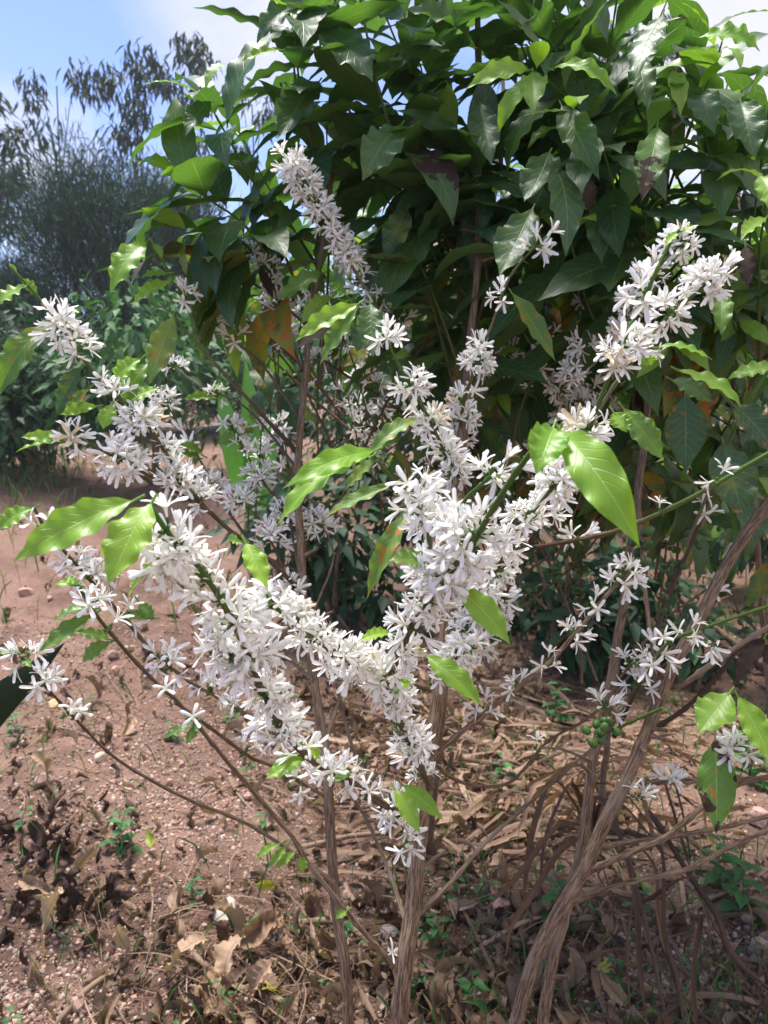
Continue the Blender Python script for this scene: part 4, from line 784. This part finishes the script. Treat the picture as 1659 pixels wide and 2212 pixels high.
for p in scatter(2300, rg, 1.35, 4.8, straw_d):
    px, py, d = PX(p); L = rg.uniform(.08, .48); a = rg.normal(.1, 1.0) if px > 700 else rg.uniform(0, 3.14); c, s = math.cos(a)*L/2, math.sin(a)*L/2; k = rg.normal(0, .15)*L
    q = [p+[-c, -s, 0], p+[-s*k*4, c*k*4, 0], p+[c, s, 0]]
    q = [np.array([v[0], v[1], float(terrain(v[0], v[1]))+z]) for v, z in zip(q, (.004, rg.uniform(.01, .05), rg.uniform(.004, .03)))]
    f = rg.uniform(); wide = px > 750 and rg.uniform() < .45
    ribbon(mb, q, rg.uniform(.008, .026) if wide else rg.uniform(.0013, .0035), rg, (np.array([.15, .085, .05])*(1-f)+np.array([.33, .22, .15])*f), .03, tw=1.5)
tag(mb.obj('straw', M['straw']), 'tan dry straw and grass strips matted on the ground', 'straw', kind='stuff')
# --- sticks
for pts, r, l in (([(395, 2020), (420, 2085), (500, 2135), (600, 2180), (640, 2205)], .009, 'smooth grey brown stick bending down to the bottom edge'), ([(118, 2225), (190, 2160), (262, 2095), (300, 2060)], .008, 'straight pale stick lying diagonally at lower left'),
                  ([(640, 2005), (720, 2010), (790, 2040), (828, 2085)], .010, 'bent brown stick passing behind both middle stems'), ([(470, 1655), (560, 1705), (690, 1745), (800, 1755)], .006, 'long pale twig on the ground behind the slender stem'), ([(495, 1685), (520, 1735), (550, 1760)], .005, 'short bent twig under the long pale one'),
                  ([(650, 1840), (760, 1822), (900, 1800)], .009, 'straight tan stick lying behind both middle stems'), ([(20, 1960), (90, 1870), (175, 1740)], .003, 'thin black twig leaning across the rotting heap'), ([(0, 2090), (100, 1960), (190, 1790)], .0028, 'thin dark twig, lower one across the rotting heap'),
                  ([(320, 1880), (330, 1960), (322, 2050)], .0035, 'thin pale straw stalk lying below the olive yellow leaf'), ([(1215, 2020), (1250, 1985), (1275, 1945)], .006, 'broken grey twig stub beside the leaning stems'), ([(1290, 1850), (1420, 1870), (1540, 1830)], .004, 'dark thin stick behind the withered blades'),
                  ([(1480, 1975), (1580, 1940), (1680, 1925)], .006, 'pale stick at the right edge behind weeds'), ([(0, 1590), (120, 1580), (230, 1610)], .005, 'brown stalk lying on soil below the yellowish rock')):
    mb = MB(); w = [G(*q)+np.array([0, 0, r+.004+.012*(k % 2)]) for k, q in enumerate(pts)]; cc = (.24, .165, .11) if 'dark' not in l and 'black' not in l else (.045, .032, .03)
    tube(mb, w, r, r*.8, 10, .012, ridge=.03, wob=.001, col=cc); tag(mb.obj('stick', M['wood']), l, 'stick')
mb = MB(); p = G(585, 2057)+np.array([0, 0, .03])
for k in range(3): dry_leaf_add(mb, p+[.008*k, 0, .008], .035, rg, np.array([.05, .24, .36]), 1.5)
tag(mb.obj('plastic_scrap', M['plastic']), 'crumpled bit of blue plastic in the litter left of the slender stem', 'litter scrap')
# --- withered strap-leaved plant at right
wb = G(1330, 1800); W1 = thing('withered_plant', 'withered plant with long drooping brown strap leaves at lower right', 'plant', wb)
WL = [([(1270, 1790, 2.2), (1290, 1720, 2.1), (1330, 1800, 1.9), (1365, 1900, 1.75), (1350, 2050, 1.62), (1365, 2230, 1.5)], .020), ([(1280, 1800, 2.2), (1300, 1740, 2.1), (1345, 1830, 1.9), (1375, 1960, 1.75), (1380, 2080, 1.65), (1400, 2235, 1.5)], .016), ([(1290, 1790, 2.2), (1320, 1760, 2.1), (1360, 1880, 1.9), (1392, 2000, 1.7), (1420, 2120, 1.6), (1445, 2235, 1.5)], .016),
      ([(1350, 1790, 2.2), (1420, 1830, 1.95), (1428, 1940, 1.8), (1430, 2020, 1.7), (1460, 2130, 1.6), (1480, 2235, 1.5)], .026), ([(1345, 1800, 2.2), (1410, 1870, 1.95), (1420, 1980, 1.8), (1442, 2080, 1.65), (1475, 2170, 1.58), (1500, 2240, 1.5)], .015), ([(1300, 1730, 2.2), (1280, 1850, 2.0), (1320, 1930, 1.9), (1420, 1945, 1.85), (1455, 1915, 1.85), (1440, 1860, 1.9)], .016),
      ([(1290, 1740, 2.2), (1300, 1870, 2.0), (1340, 1960, 1.9), (1400, 1945, 1.85), (1470, 1900, 1.8), (1530, 1895, 1.8)], .014), ([(1300, 1800, 2.2), (1220, 1780, 2.1), (1180, 1810, 2.0), (1120, 1890, 1.9), (1046, 1965, 1.8)], .018), ([(1300, 1805, 2.2), (1220, 1830, 2.05), (1150, 1930, 1.9), (1105, 2000, 1.8), (1092, 2070, 1.75)], .020),
      ([(1270, 1790, 2.3), (1200, 1690, 2.2), (1160, 1760, 2.1), (1140, 1850, 2.0), (1130, 1970, 1.95)], .022), ([(1270, 1770, 2.3), (1235, 1690, 2.2), (1200, 1740, 2.1), (1170, 1830, 2.0), (1165, 1960, 1.95)], .020), ([(1400, 1750, 2.2), (1480, 1880, 1.95), (1540, 1970, 1.8), (1580, 2060, 1.65), (1680, 2150, 1.55)], .022), ([(1400, 1760, 2.2), (1500, 1920, 1.9), (1550, 2020, 1.75), (1600, 2110, 1.6), (1680, 2190, 1.5)], .018),
      ([(1430, 1985, 1.9), (1420, 2080, 1.8), (1500, 2180, 1.65), (1600, 2245, 1.5)], .012), ([(1515, 1980, 1.85), (1500, 2060, 1.75), (1495, 2150, 1.65), (1505, 2230, 1.55)], .016), ([(1540, 1965, 1.85), (1530, 2030, 1.75), (1590, 2120, 1.6), (1670, 2200, 1.5)], .014), ([(1240, 1700, 2.3), (1330, 1700, 2.2), (1400, 1780, 2.1), (1450, 1820, 2.0)], .016), ([(1250, 1720, 2.3), (1340, 1740, 2.2), (1420, 1830, 2.05), (1440, 1860, 2.0)], .014), ([(1430, 1680, 2.2), (1460, 1780, 2.1), (1490, 1880, 2.0)], .016), ([(1450, 1670, 2.2), (1475, 1770, 2.1), (1492, 1880, 2.0)], .014)]
for pts, w in WL:
    mb = MB(); ribbon(mb, [P(*q) for q in pts], w*.75, rg, np.array([.11, .058, .034])*rg.uniform(.6, 1.5), .012, .8, .3); mb.obj('blade', M['straw'], W1)
for k in range(16):
    a = rg.uniform(1.6, 5.6); r = rg.uniform(.15, .45); q = wb+np.array([0, 0, .03]); e = wb+np.array([math.cos(a)*r*1.3, math.sin(a)*r*.6, 0]); e[2] = float(terrain(e[0], e[1]))+.01
    mb = MB(); ribbon(mb, [q, (q+e)/2+np.array([0, 0, rg.uniform(.08, .25)]), (q*.3+e*.7)+np.array([rg.normal(0, .06), rg.normal(0, .06), .06]), e], rg.uniform(.012, .022), rg, np.array([.24, .14, .085])*rg.uniform(.7, 1.3), .012, .5, .4); mb.obj('blade', M['straw'], W1)
# --- green weeds, grass
def weed(p, h, label, group, kind=0, n=8, c=(.045, .13, .035)):
    t = thing('weed', label, 'weed', p, group); st, lf = MB(), MB(); e = p+np.array([rg.normal(0, .15)*h, rg.normal(0, .15)*h, h])
    q, s = tube(st, [p-[0, 0, .01], (p+e)/2+rg.normal(0, .04, 3)*h, e], .0016, .0008, 5, .01, col=(.08, .15, .04)); st.obj('stalk', M['green'], t)
    for k in range(n):
        f = (k+1)/n; b = q[int(f*(len(q)-1))]; a = k*2.4+rg.normal(0, .3); d = np.array([math.cos(a), math.sin(a), .35]); cc = np.array(c)*rg.uniform(.7, 1.5)
        V, F, uv = leaf_local(1, .5, rg, nl=7, nw=4, droop=.8, fold=.3, wave=.08)
        L = h*rg.uniform(.35, .55)*(1-.45*f)+.012; Y = nrm(d); Z = nrm(np.array([0, 0, 1.0])-Y*Y[2]); X = np.cross(Y, Z); V = V*L
        lf.add(b+V[:, :1]*X+V[:, 1:2]*Y+V[:, 2:]*Z, F, uv, (*cc, 1))
    lf.obj('foliage', M['green'], t); return t
for px, py, h, n, l in ((262, 1840, .13, 14, 'upright green weed with paired leaves alone on the bare soil at left'), (570, 1790, .08, 8, 'blue green broad weed leaves under the long pale twig'), (528, 2030, .07, 9, 'green weed growing against the pinkish white rock'), (420, 1960, .08, 9, 'green weed left of the pinkish white rock'), (1560, 1920, .16, 16, 'leafy green weed clump right of the withered blades'),
                        (1600, 1990, .17, 16, 'tall green weed by the rock at the right edge'), (1190, 2010, .14, 12, 'broad leaved green weed just behind the crossing bare stems'), (900, 2180, .09, 12, 'clover like weed at the bottom between middle and leaning stems'), (1020, 2190, .10, 12, 'clover like weed at the bottom beside the leaning stems'), (1370, 1990, .1, 10, 'small green weed next to the yellow flower'), (940, 2060, .11, 10, 'dark green weed hugging the thick middle stem'),
                        (1100, 1700, .12, 12, 'fresh green weed in the straw behind the middle stem'), (40, 1610, .12, 14, 'spreading green weed at the left edge below the yellowish rock'), (500, 1570, .1, 10, 'feathery green weed in litter below the long bare twig'), (1620, 1700, .2, 18, 'bushy green weed behind the browned hanging leaf'), (1200, 1560, .2, 10, 'dark toothed green sprout under the big berries')):
    weed(G(px, py), h, l, None, 0, n)
for p in scatter(150, rg, 1.35, 7.5, lambda x, y: .22 if x < 650 else .9):
    weed(p, rg.uniform(.03, .09), 'tiny green weed sprig poking through the litter', 'weed sprigs in the litter', 0, int(rg.integers(5, 9)))
yf = thing('yellow_flower', 'tiny yellow flower among the withered blades', 'flower', G(1380, 1985)); mb = MB()
for k in range(6): dry_leaf_add(mb, G(1378, 1975)+np.array([.012*math.cos(k), .012*math.sin(k), .02]), .022, rg, np.array([.75, .42, .02]), .4)
mb.obj('petals', M['green'], yf); mb = MB(); tube(mb, [G(1380, 1985), G(1378, 1975)+[0, 0, .02]], .001, .001, 5, .01, col=(.06, .14, .03)); mb.obj('stalk', M['green'], yf)
mb = MB()
def grass_d(px, py): return min(1, .10+.8*math.exp(-(((px-60)/130)**2+((py-1040)/60)**2))+.5*math.exp(-(((px-1300)/400)**2+((py-1330)/170)**2))+.35*(py > 1500 and px > 850)+.3*math.exp(-(((px-60)/100)**2+((py-1620)/60)**2)))
for p in scatter(4200, rg, 1.4, 11, grass_d):
    h = rg.uniform(.03, .12)*(1 if p[1] < 4 else 1.8); a = rg.uniform(0, 6.28); l = rg.uniform(.2, .9)*h; c = np.array([.05, .13, .035])*rg.uniform(.6, 1.6)
    if rg.uniform() < .2: c = np.array([.3, .24, .1])
    ribbon(mb, [p, p+np.array([math.cos(a)*l*.4, math.sin(a)*l*.4, h*.7]), p+np.array([math.cos(a)*l, math.sin(a)*l, h])], rg.uniform(.003, .006)*(1 if p[1] < 4 else 2), rg, c, .03, .3, .2)
tag(mb.obj('grass', M['green']), 'sparse green grass blades growing through the litter', 'grass', kind='stuff')
# --- dark broad blade at left, pale spiky tuft at right
ab = on_ground(-1.55, 2.1); A1 = thing('agave_plant', 'dark green broad pointed succulent blade jutting in from the left edge', 'plant', ab)
for k, (e, w) in enumerate(((P(140, 1388, 1.75), .13), (ab+np.array([-.25, .2, .55]), .13), (ab+np.array([-.45, -.2, .5]), .13), (ab+np.array([.05, .35, .5]), .12), (ab+np.array([-.1, -.3, .45]), .12))):
    mb = MB(); s0 = ab+np.array([0, 0, .02]); p, s = spline([s0, (s0+e)/2+np.array([0, 0, .05]), e], .02); t, n, b = frames(p); f = s/s[-1]; ww = w*np.interp(f, [0, .35, .6, .8, .92, 1], [.8, 1, .9, .55, .25, .01])
    vw = nrm(CAMP-ab); X = np.cross(t, vw); X /= np.linalg.norm(X, axis=1)[:, None]; up = np.cross(X, t); u = np.linspace(-1, 1, 9); th = .003
    for sg in (1, -1):
        V = p[:, None]+u[None, :, None]*ww[:, None, None]/2*X[:, None]+((u**2)[None, :, None]*ww[:, None, None]*.06-sg*th*(1-u**2)[None, :, None])*-up[:, None]
        i = np.arange(len(p)-1)[:, None]*9; j = np.arange(8)[None, :]; F = np.stack([i+j, i+j+1, i+10+j, i+9+j], -1).reshape(-1, 4)
        mb.add(V.reshape(-1, 3), F if sg > 0 else F[:, ::-1], None, (.016, .05, .02, 1))
    mb.obj('blade', M['green'], A1)
tb = G(1555, 1290); T1 = thing('spiky_plant', 'tuft of pale green pointed blades in the background behind bare twigs', 'plant', tb); mb = MB()
for k in range(26):
    a = rg.uniform(0, 6.28); l = rg.uniform(.3, .6); h = rg.uniform(.5, .95)
    ribbon(mb, [tb, tb+np.array([math.cos(a)*l*.4, math.sin(a)*l*.4, h*.7]), tb+np.array([math.cos(a)*l, math.sin(a)*l, h])], .06, rg, np.array([.16, .26, .08])*rg.uniform(.7, 1.4), .06, .4, .1)
mb.obj('blades', M['green'], T1)

# ------------------------------------------------------------------ bushes and trees behind
def far_leaf(mb, b, d, L, W, c):
    Y = nrm(d); Z = nrm(np.array([.1, -.2, 1])-Y*Y[2]+rg.normal(0, .3, 3)); X = nrm(np.cross(Y, Z)); Z = np.cross(X, Y)
    q = np.array([[0, 0, 0], [-W/2, L*.4, .02*L], [0, L*.45, -.06*L], [W/2, L*.4, .02*L], [0, L, -.22*L]])
    mb.add(b+q[:, :1]*X+q[:, 1:2]*Y+q[:, 2:]*Z, [[0, 2, 1], [0, 3, 2], [1, 2, 4], [2, 3, 4]], None, (*c, 1))
def bush(name, base, h, r, n, L, label, cat, group, c0, c1, stems=5):
    t = thing(name, label, cat, base, group); st, cr = MB(), MB(); lobes = [(base+np.array([rg.normal(0, r*.45), rg.normal(0, r*.4), h*rg.uniform(.15, .85)]), rg.uniform(.3, .55)*r) for _ in range(9)]
    for k in range(stems):
        c, rr = lobes[k]; tube(st, [base+np.array([rg.normal(0, .08), rg.normal(0, .08), -.05]), (base+c)/2+rg.normal(0, .06, 3), c], .022, .008, 7, .08, ridge=.03)
    st.obj('stem', M['bark'], t)
    for k in range(n):
        c, rr = lobes[rg.integers(9)]; v = nrm(rg.normal(0, 1, 3)); p = c+v*rr*rg.uniform(.35, 1.1)*np.array([1, 1, .9]); f = rg.uniform()
        far_leaf(cr, p, v*.7+np.array([0, 0, -.35])+rg.normal(0, .4, 3), L*rg.uniform(.7, 1.2), L*.42, np.array(c0)*(1-f)+np.array(c1)*f)
    cr.obj('crown', M['far'], t); return t
bush('coffee_bush', on_ground(-2.35, 7.5), 1.95, 1.1, 2200, .15, 'mid green coffee bush in the distance below the dark feathery tree', 'bush', None, (.03, .085, .03), (.07, .17, .05))
bush('coffee_bush', on_ground(-4.6, 7.7), 1.75, 1.2, 2400, .15, 'dark coffee bush at the far left edge beyond the soil', 'bush', None, (.016, .045, .022), (.035, .085, .035))
bush('coffee_bush', on_ground(-3.5, 7.8), 1.6, 1.1, 2200, .14, 'shaded coffee bush between the far left bush and the mid green bush', 'bush', None, (.015, .045, .022), (.03, .08, .03))
bush('coffee_bush', on_ground(-.9, 8.2), 1.7, 1.0, 1300, .15, 'dim coffee bush seen through the gap beside the banana leaves', 'bush', None, (.02, .06, .022), (.05, .12, .04))
bush('coffee_bush', on_ground(.6, 6.4), 2.2, 1.2, 1700, .15, 'shaded coffee bush behind the middle of the dense shrub', 'bush', None, (.014, .04, .018), (.03, .08, .03))
bush('coffee_bush', on_ground(2.3, 6.4), 2.0, 1.2, 1700, .15, 'dark coffee bush behind the right side stems', 'bush', None, (.014, .04, .018), (.035, .09, .03))
bush('coffee_bush', on_ground(3.9, 6.2), 2.0, 1.1, 1500, .15, 'coffee bush at the far right edge behind the spiky tuft', 'bush', None, (.02, .055, .02), (.04, .10, .03))
bush('coffee_bush', on_ground(.95, 3.9), 1.15, .62, 900, .14, 'low shaded coffee bush close behind the middle of the bare crossing twigs', 'bush', None, (.012, .035, .016), (.03, .075, .028), 6)
bush('coffee_bush', on_ground(2.05, 3.7), 1.2, .6, 900, .14, 'low dark coffee bush beside the spiky tuft at right', 'bush', None, (.014, .04, .016), (.035, .085, .03), 6)
bush('coffee_bush', on_ground(-.25, 4.3), 1.15, .55, 750, .14, 'low dark coffee bush glimpsed between the slender stem and the thick stem', 'bush', None, (.012, .035, .016), (.03, .08, .028), 6)
bp = on_ground(-.93, 5.2); BN = thing('banana_plant', 'young banana plant with bright green broad leaves seen through the gap at left', 'plant', bp)
mb = MB(); tube(mb, [bp-[0, 0, .05], bp+[0, 0, .35]], .05, .035, 12, .05, col=(.15, .2, .06)); mb.obj('stem', M['green'], BN)
for tip, w in ((P(590, 890, 5.0), .2), (P(528, 765, 5.25), .15), (P(470, 815, 5.1), .17), (bp+np.array([.35, .3, .5]), .18)):
    mb = MB(); leaf_between(mb, bp+np.array([0, 0, .3]), tip, w, np.array([.3, -.9, .5]), rg, (.10, .26, .04, 1), nl=20, nw=8, droop=.7, fold=.2, wave=.02); mb.obj('leaf', M['green'], BN)
def casuarina(base, h, r, n, label, c, L=.32, w=.013):
    t = thing('casuarina_tree', label, 'tree', base); st, cr = MB(), MB(); tube(st, [base-[0, 0, .2], base+[.1, 0, h*.5], base+[0, .1, h*.85]], .14, .03, 10, .2, ridge=.03)
    lobes = []
    for k in range(70):
        a = rg.uniform(0, 6.28); z = h*rg.uniform(.15, .97); rr = r*rg.uniform(.3, .95)*(1-.55*(z/h)**2.5); e = base+np.array([math.cos(a)*rr, math.sin(a)*rr, z]); lobes.append(e)
        tube(st, [base+np.array([0, 0, z*.55]), (base+e)/2+np.array([0, 0, z*.35]), e], .04, .012, 6, .2)
    st.obj('trunk', M['bark'], t)
    for k in range(n):
        b = lobes[rg.integers(70)]+rg.normal(0, .13, 3)*r; out = nrm(b-base-np.array([0, 0, h*.35])); d = nrm(out*.6+np.array([0, 0, .5])+rg.normal(0, .55, 3)); l = L*rg.uniform(.5, 1.3); f = rg.uniform(.6, 1.5)
        X = nrm(np.cross(d, rg.normal(0, 1, 3)))*w/2; m = b+d*l*.5; e = b+d*l+np.array([0, 0, -.22*l])*rg.uniform(-.3, 1)
        cr.add([b-X, b+X, m+X, m-X, e], [[0, 1, 2], [0, 2, 3], [3, 2, 4]], None, (*(np.array(c)*f), 1))
    cr.obj('crown', M['far'], t)
casuarina(on_ground(-4.6, 13.5), 4.0, 2.5, 42000, 'broad dark feathery tree with brush like needles left of the shrubs', (.016, .042, .027))
casuarina(on_ground(-7.2, 14.5), 2.9, 1.6, 18000, 'lower dark needle tree between the broad feathery tree and the left edge', (.022, .045, .038))
casuarina(on_ground(-2.7, 15), 3.2, 1.6, 18000, 'dark needle tree half hidden behind the left lobe of the leafy shrub', (.022, .042, .040))
casuarina(on_ground(7.9, 13), 6.6, 1.4, 9000, 'tall dark conifer cut off by the right edge', (.020, .036, .036))
def slender(base, h, label, clumps, c, drop=1.0):
    t = thing('slender_tree', label, 'tree', base, None); st, cr = MB(), MB(); top = base+np.array([rg.normal(0, .2), 0, h]); tube(st, [base-[0, 0, .2], (base+top)/2+np.array([rg.normal(0, .12), 0, 0]), top], .03, .012, 8, .2, col=(.05, .045, .04))
    for dx, dz, r, n in clumps:
        cc = top+np.array([dx, rg.normal(0, .2), dz]); tube(st, [base+np.array([0, 0, h*.7]), (top+cc)/2+np.array([0, 0, -.35]), cc], .014, .006, 6, .15, col=(.05, .045, .04))
        for k in range(n):
            v = rg.normal(0, 1, 3); p = cc+nrm(v)*r*rg.uniform(.1, 1)**.6*np.array([1, 1, 1.1]); d = np.array([rg.normal(0, .5), rg.normal(0, .5), -drop*rg.uniform(.3, 1.2)]); far_leaf(cr, p, d, rg.uniform(.2, .36), .06, np.array(c)*rg.uniform(.6, 1.4))
    st.obj('trunk', M['wood'], t); cr.obj('crown', M['far'], t)
def at_px(px, y): d = (y)/FW[1]; p = P(px, 900, d); return on_ground(p[0], y)
def hgt(px, py, y): p = P(px, py, y/FW[1]*1.0); return p[2]-float(terrain(p[0], p[1]))
sc = (.028, .05, .042)
slender(at_px(170, 16), hgt(170, 205, 15.3), 'slim tree with two drooping leaf tufts, leftmost of the slim ones', [(-.55, .0, .38, 90), (.45, .2, .42, 110), (-.2, -.9, .4, 60)], sc)
slender(at_px(325, 16), hgt(325, 170, 15.3), 'slim tree with a wide drooping crown between two other slim ones', [(-.5, -.15, .4, 100), (.25, .1, .5, 190), (.15, -.75, .4, 110), (.75, -.3, .32, 70), (-.2, -1.3, .45, 90)], sc)
slender(at_px(435, 16), hgt(435, 150, 15.3), 'tallest slim tree with a narrow tufted top above the left lobe of leaves', [(-.1, .25, .36, 110), (.25, -.2, .36, 100), (.1, -.9, .36, 90), (-.1, -1.5, .4, 90)], sc)
slender(at_px(560, 16), hgt(560, 240, 15.3), 'slim tree partly hidden by the upper left leaves of the shrub', [(-.25, .2, .36, 80), (.3, -.1, .36, 80), (-.2, -.8, .3, 60)], sc)
t0 = at_px(45, 15); slender(t0, hgt(45, 270, 14.4), 'loose feathery tree at the left edge in front of a white cloud', [(0, .3, .3, 110), (-.4, -.1, .4, 150), (.3, -.4, .35, 120), (-.2, -.9, .5, 210), (.35, -1.1, .35, 130), (-.1, -1.6, .5, 210), (.3, -1.9, .4, 150)], (.055, .08, .065), .4)
slender(at_px(1340, 18), hgt(1340, 140, 17.3), 'far leafy tree glimpsed through gaps in the top of the shrub', [(-.8, .2, .6, 200), (.2, .2, .6, 200), (-.2, -.6, .7, 200)], sc)

# ------------------------------------------------------------------ light and sky
SUN_EL, SUN_AZ = math.radians(72), math.radians(-45)      # azimuth clockwise from +Y (beyond the shrubs)
sd = bpy.data.lights.new('sun', 'SUN'); sd.energy = 3.4; sd.angle = math.radians(20); sd.color = (1, .96, .9)
so = bpy.data.objects.new('sun', sd); COL.objects.link(so)
sv = Vector((math.sin(SUN_AZ)*math.cos(SUN_EL), math.cos(SUN_AZ)*math.cos(SUN_EL), math.sin(SUN_EL))); so.rotation_euler = sv.to_track_quat('Z', 'Y').to_euler(); so.location = sv*20
w = bpy.data.worlds.new('World'); SC.world = w; w.use_nodes = True; nt = w.node_tree; nt.nodes.clear()
class WT(NT):
    def __init__(s, t): s.t = t
q = WT(nt); out = q.n('ShaderNodeOutputWorld')
sky = q.n('ShaderNodeTexSky', sky_type='NISHITA', sun_disc=False, sun_elevation=SUN_EL, sun_rotation=SUN_AZ, air_density=1.0, dust_density=.6, ozone_density=1.2)
dirn = q.n('ShaderNodeTexCoord').outputs['Generated']; sp = q.n('ShaderNodeSeparateXYZ', {0: dirn})
zz = q.math('ADD', q.math('MAXIMUM', sp.outputs[2], 0.0), .35)
pl = q.n('ShaderNodeCombineXYZ', {0: q.math('DIVIDE', sp.outputs[0], zz), 1: q.math('DIVIDE', sp.outputs[1], zz), 2: 3.1}).outputs[0]
n1 = q.noise(pl, 1.6, 7, .55)
cov = q.math('ADD', q.math('MULTIPLY', n1, .8), q.math('MULTIPLY', sp.outputs[0], .5))
def puff(px, py, wdt, amt):
    d = nrm(P(px, py, 1.0)-CAMP); dd = q.n('ShaderNodeVectorMath', {0: dirn, 1: tuple(d)}, operation='DOT_PRODUCT').outputs['Value']
    return q.math('MULTIPLY', q.ramp(dd, math.cos(wdt), 1.0), amt)
cov = q.math('ADD', cov, q.math('ADD', puff(10, 380, .17, .30), puff(500, 30, .15, .17)))
cl = q.ramp(cov, .34, .60)
veil = q.math('MULTIPLY', q.ramp(sp.outputs[2], .5, .0), .30)
cl = q.math('MAXIMUM', cl, veil)
shade = q.noise(pl, 3.0, 5, .6)
ccol = q.mix(q.ramp(shade, .3, .7), (.80, .81, .92), (1.0, .99, 1.0))
b1 = q.n('ShaderNodeBackground', {'Color': q.mix(1.0, sky.outputs[0], (.82, .86, 1.16), 'MULTIPLY'), 'Strength': .088}); b2 = q.n('ShaderNodeBackground', {'Color': ccol, 'Strength': .44})
ms = q.n('ShaderNodeMixShader', {0: cl, 1: b1, 2: b2}); nt.links.new(ms.outputs[0], out.inputs['Surface'])
SC.view_settings.view_transform = 'Standard'; SC.view_settings.look = 'None'; SC.view_settings.gamma = 1; SC.view_settings.exposure = 1.34
SC.render.engine = 'CYCLES'; SC.cycles.max_bounces = 8; SC.cycles.transmission_bounces = 6; SC.cycles.use_denoising = True; SC.cycles.sample_clamp_indirect = 6

# --- the hazy air over the far slope
mb = MB(); hz = np.array([[x, y, z] for x in (-92, 92) for y in (-11, 142) for z in (-1.5, 9.5)]); mb.add(hz, [[0, 1, 3, 2], [4, 6, 7, 5], [0, 4, 5, 1], [2, 3, 7, 6], [0, 2, 6, 4], [1, 5, 7, 3]])
hm = NT('haze'); vol = hm.n('ShaderNodeVolumePrincipled', {'Color': (.93, .95, 1.0), 'Density': .0016, 'Anisotropy': .2}); hm.t.links.new(vol.outputs[0], hm.out.inputs['Volume'])
tag(mb.obj('haze', hm.m), kind='stuff')
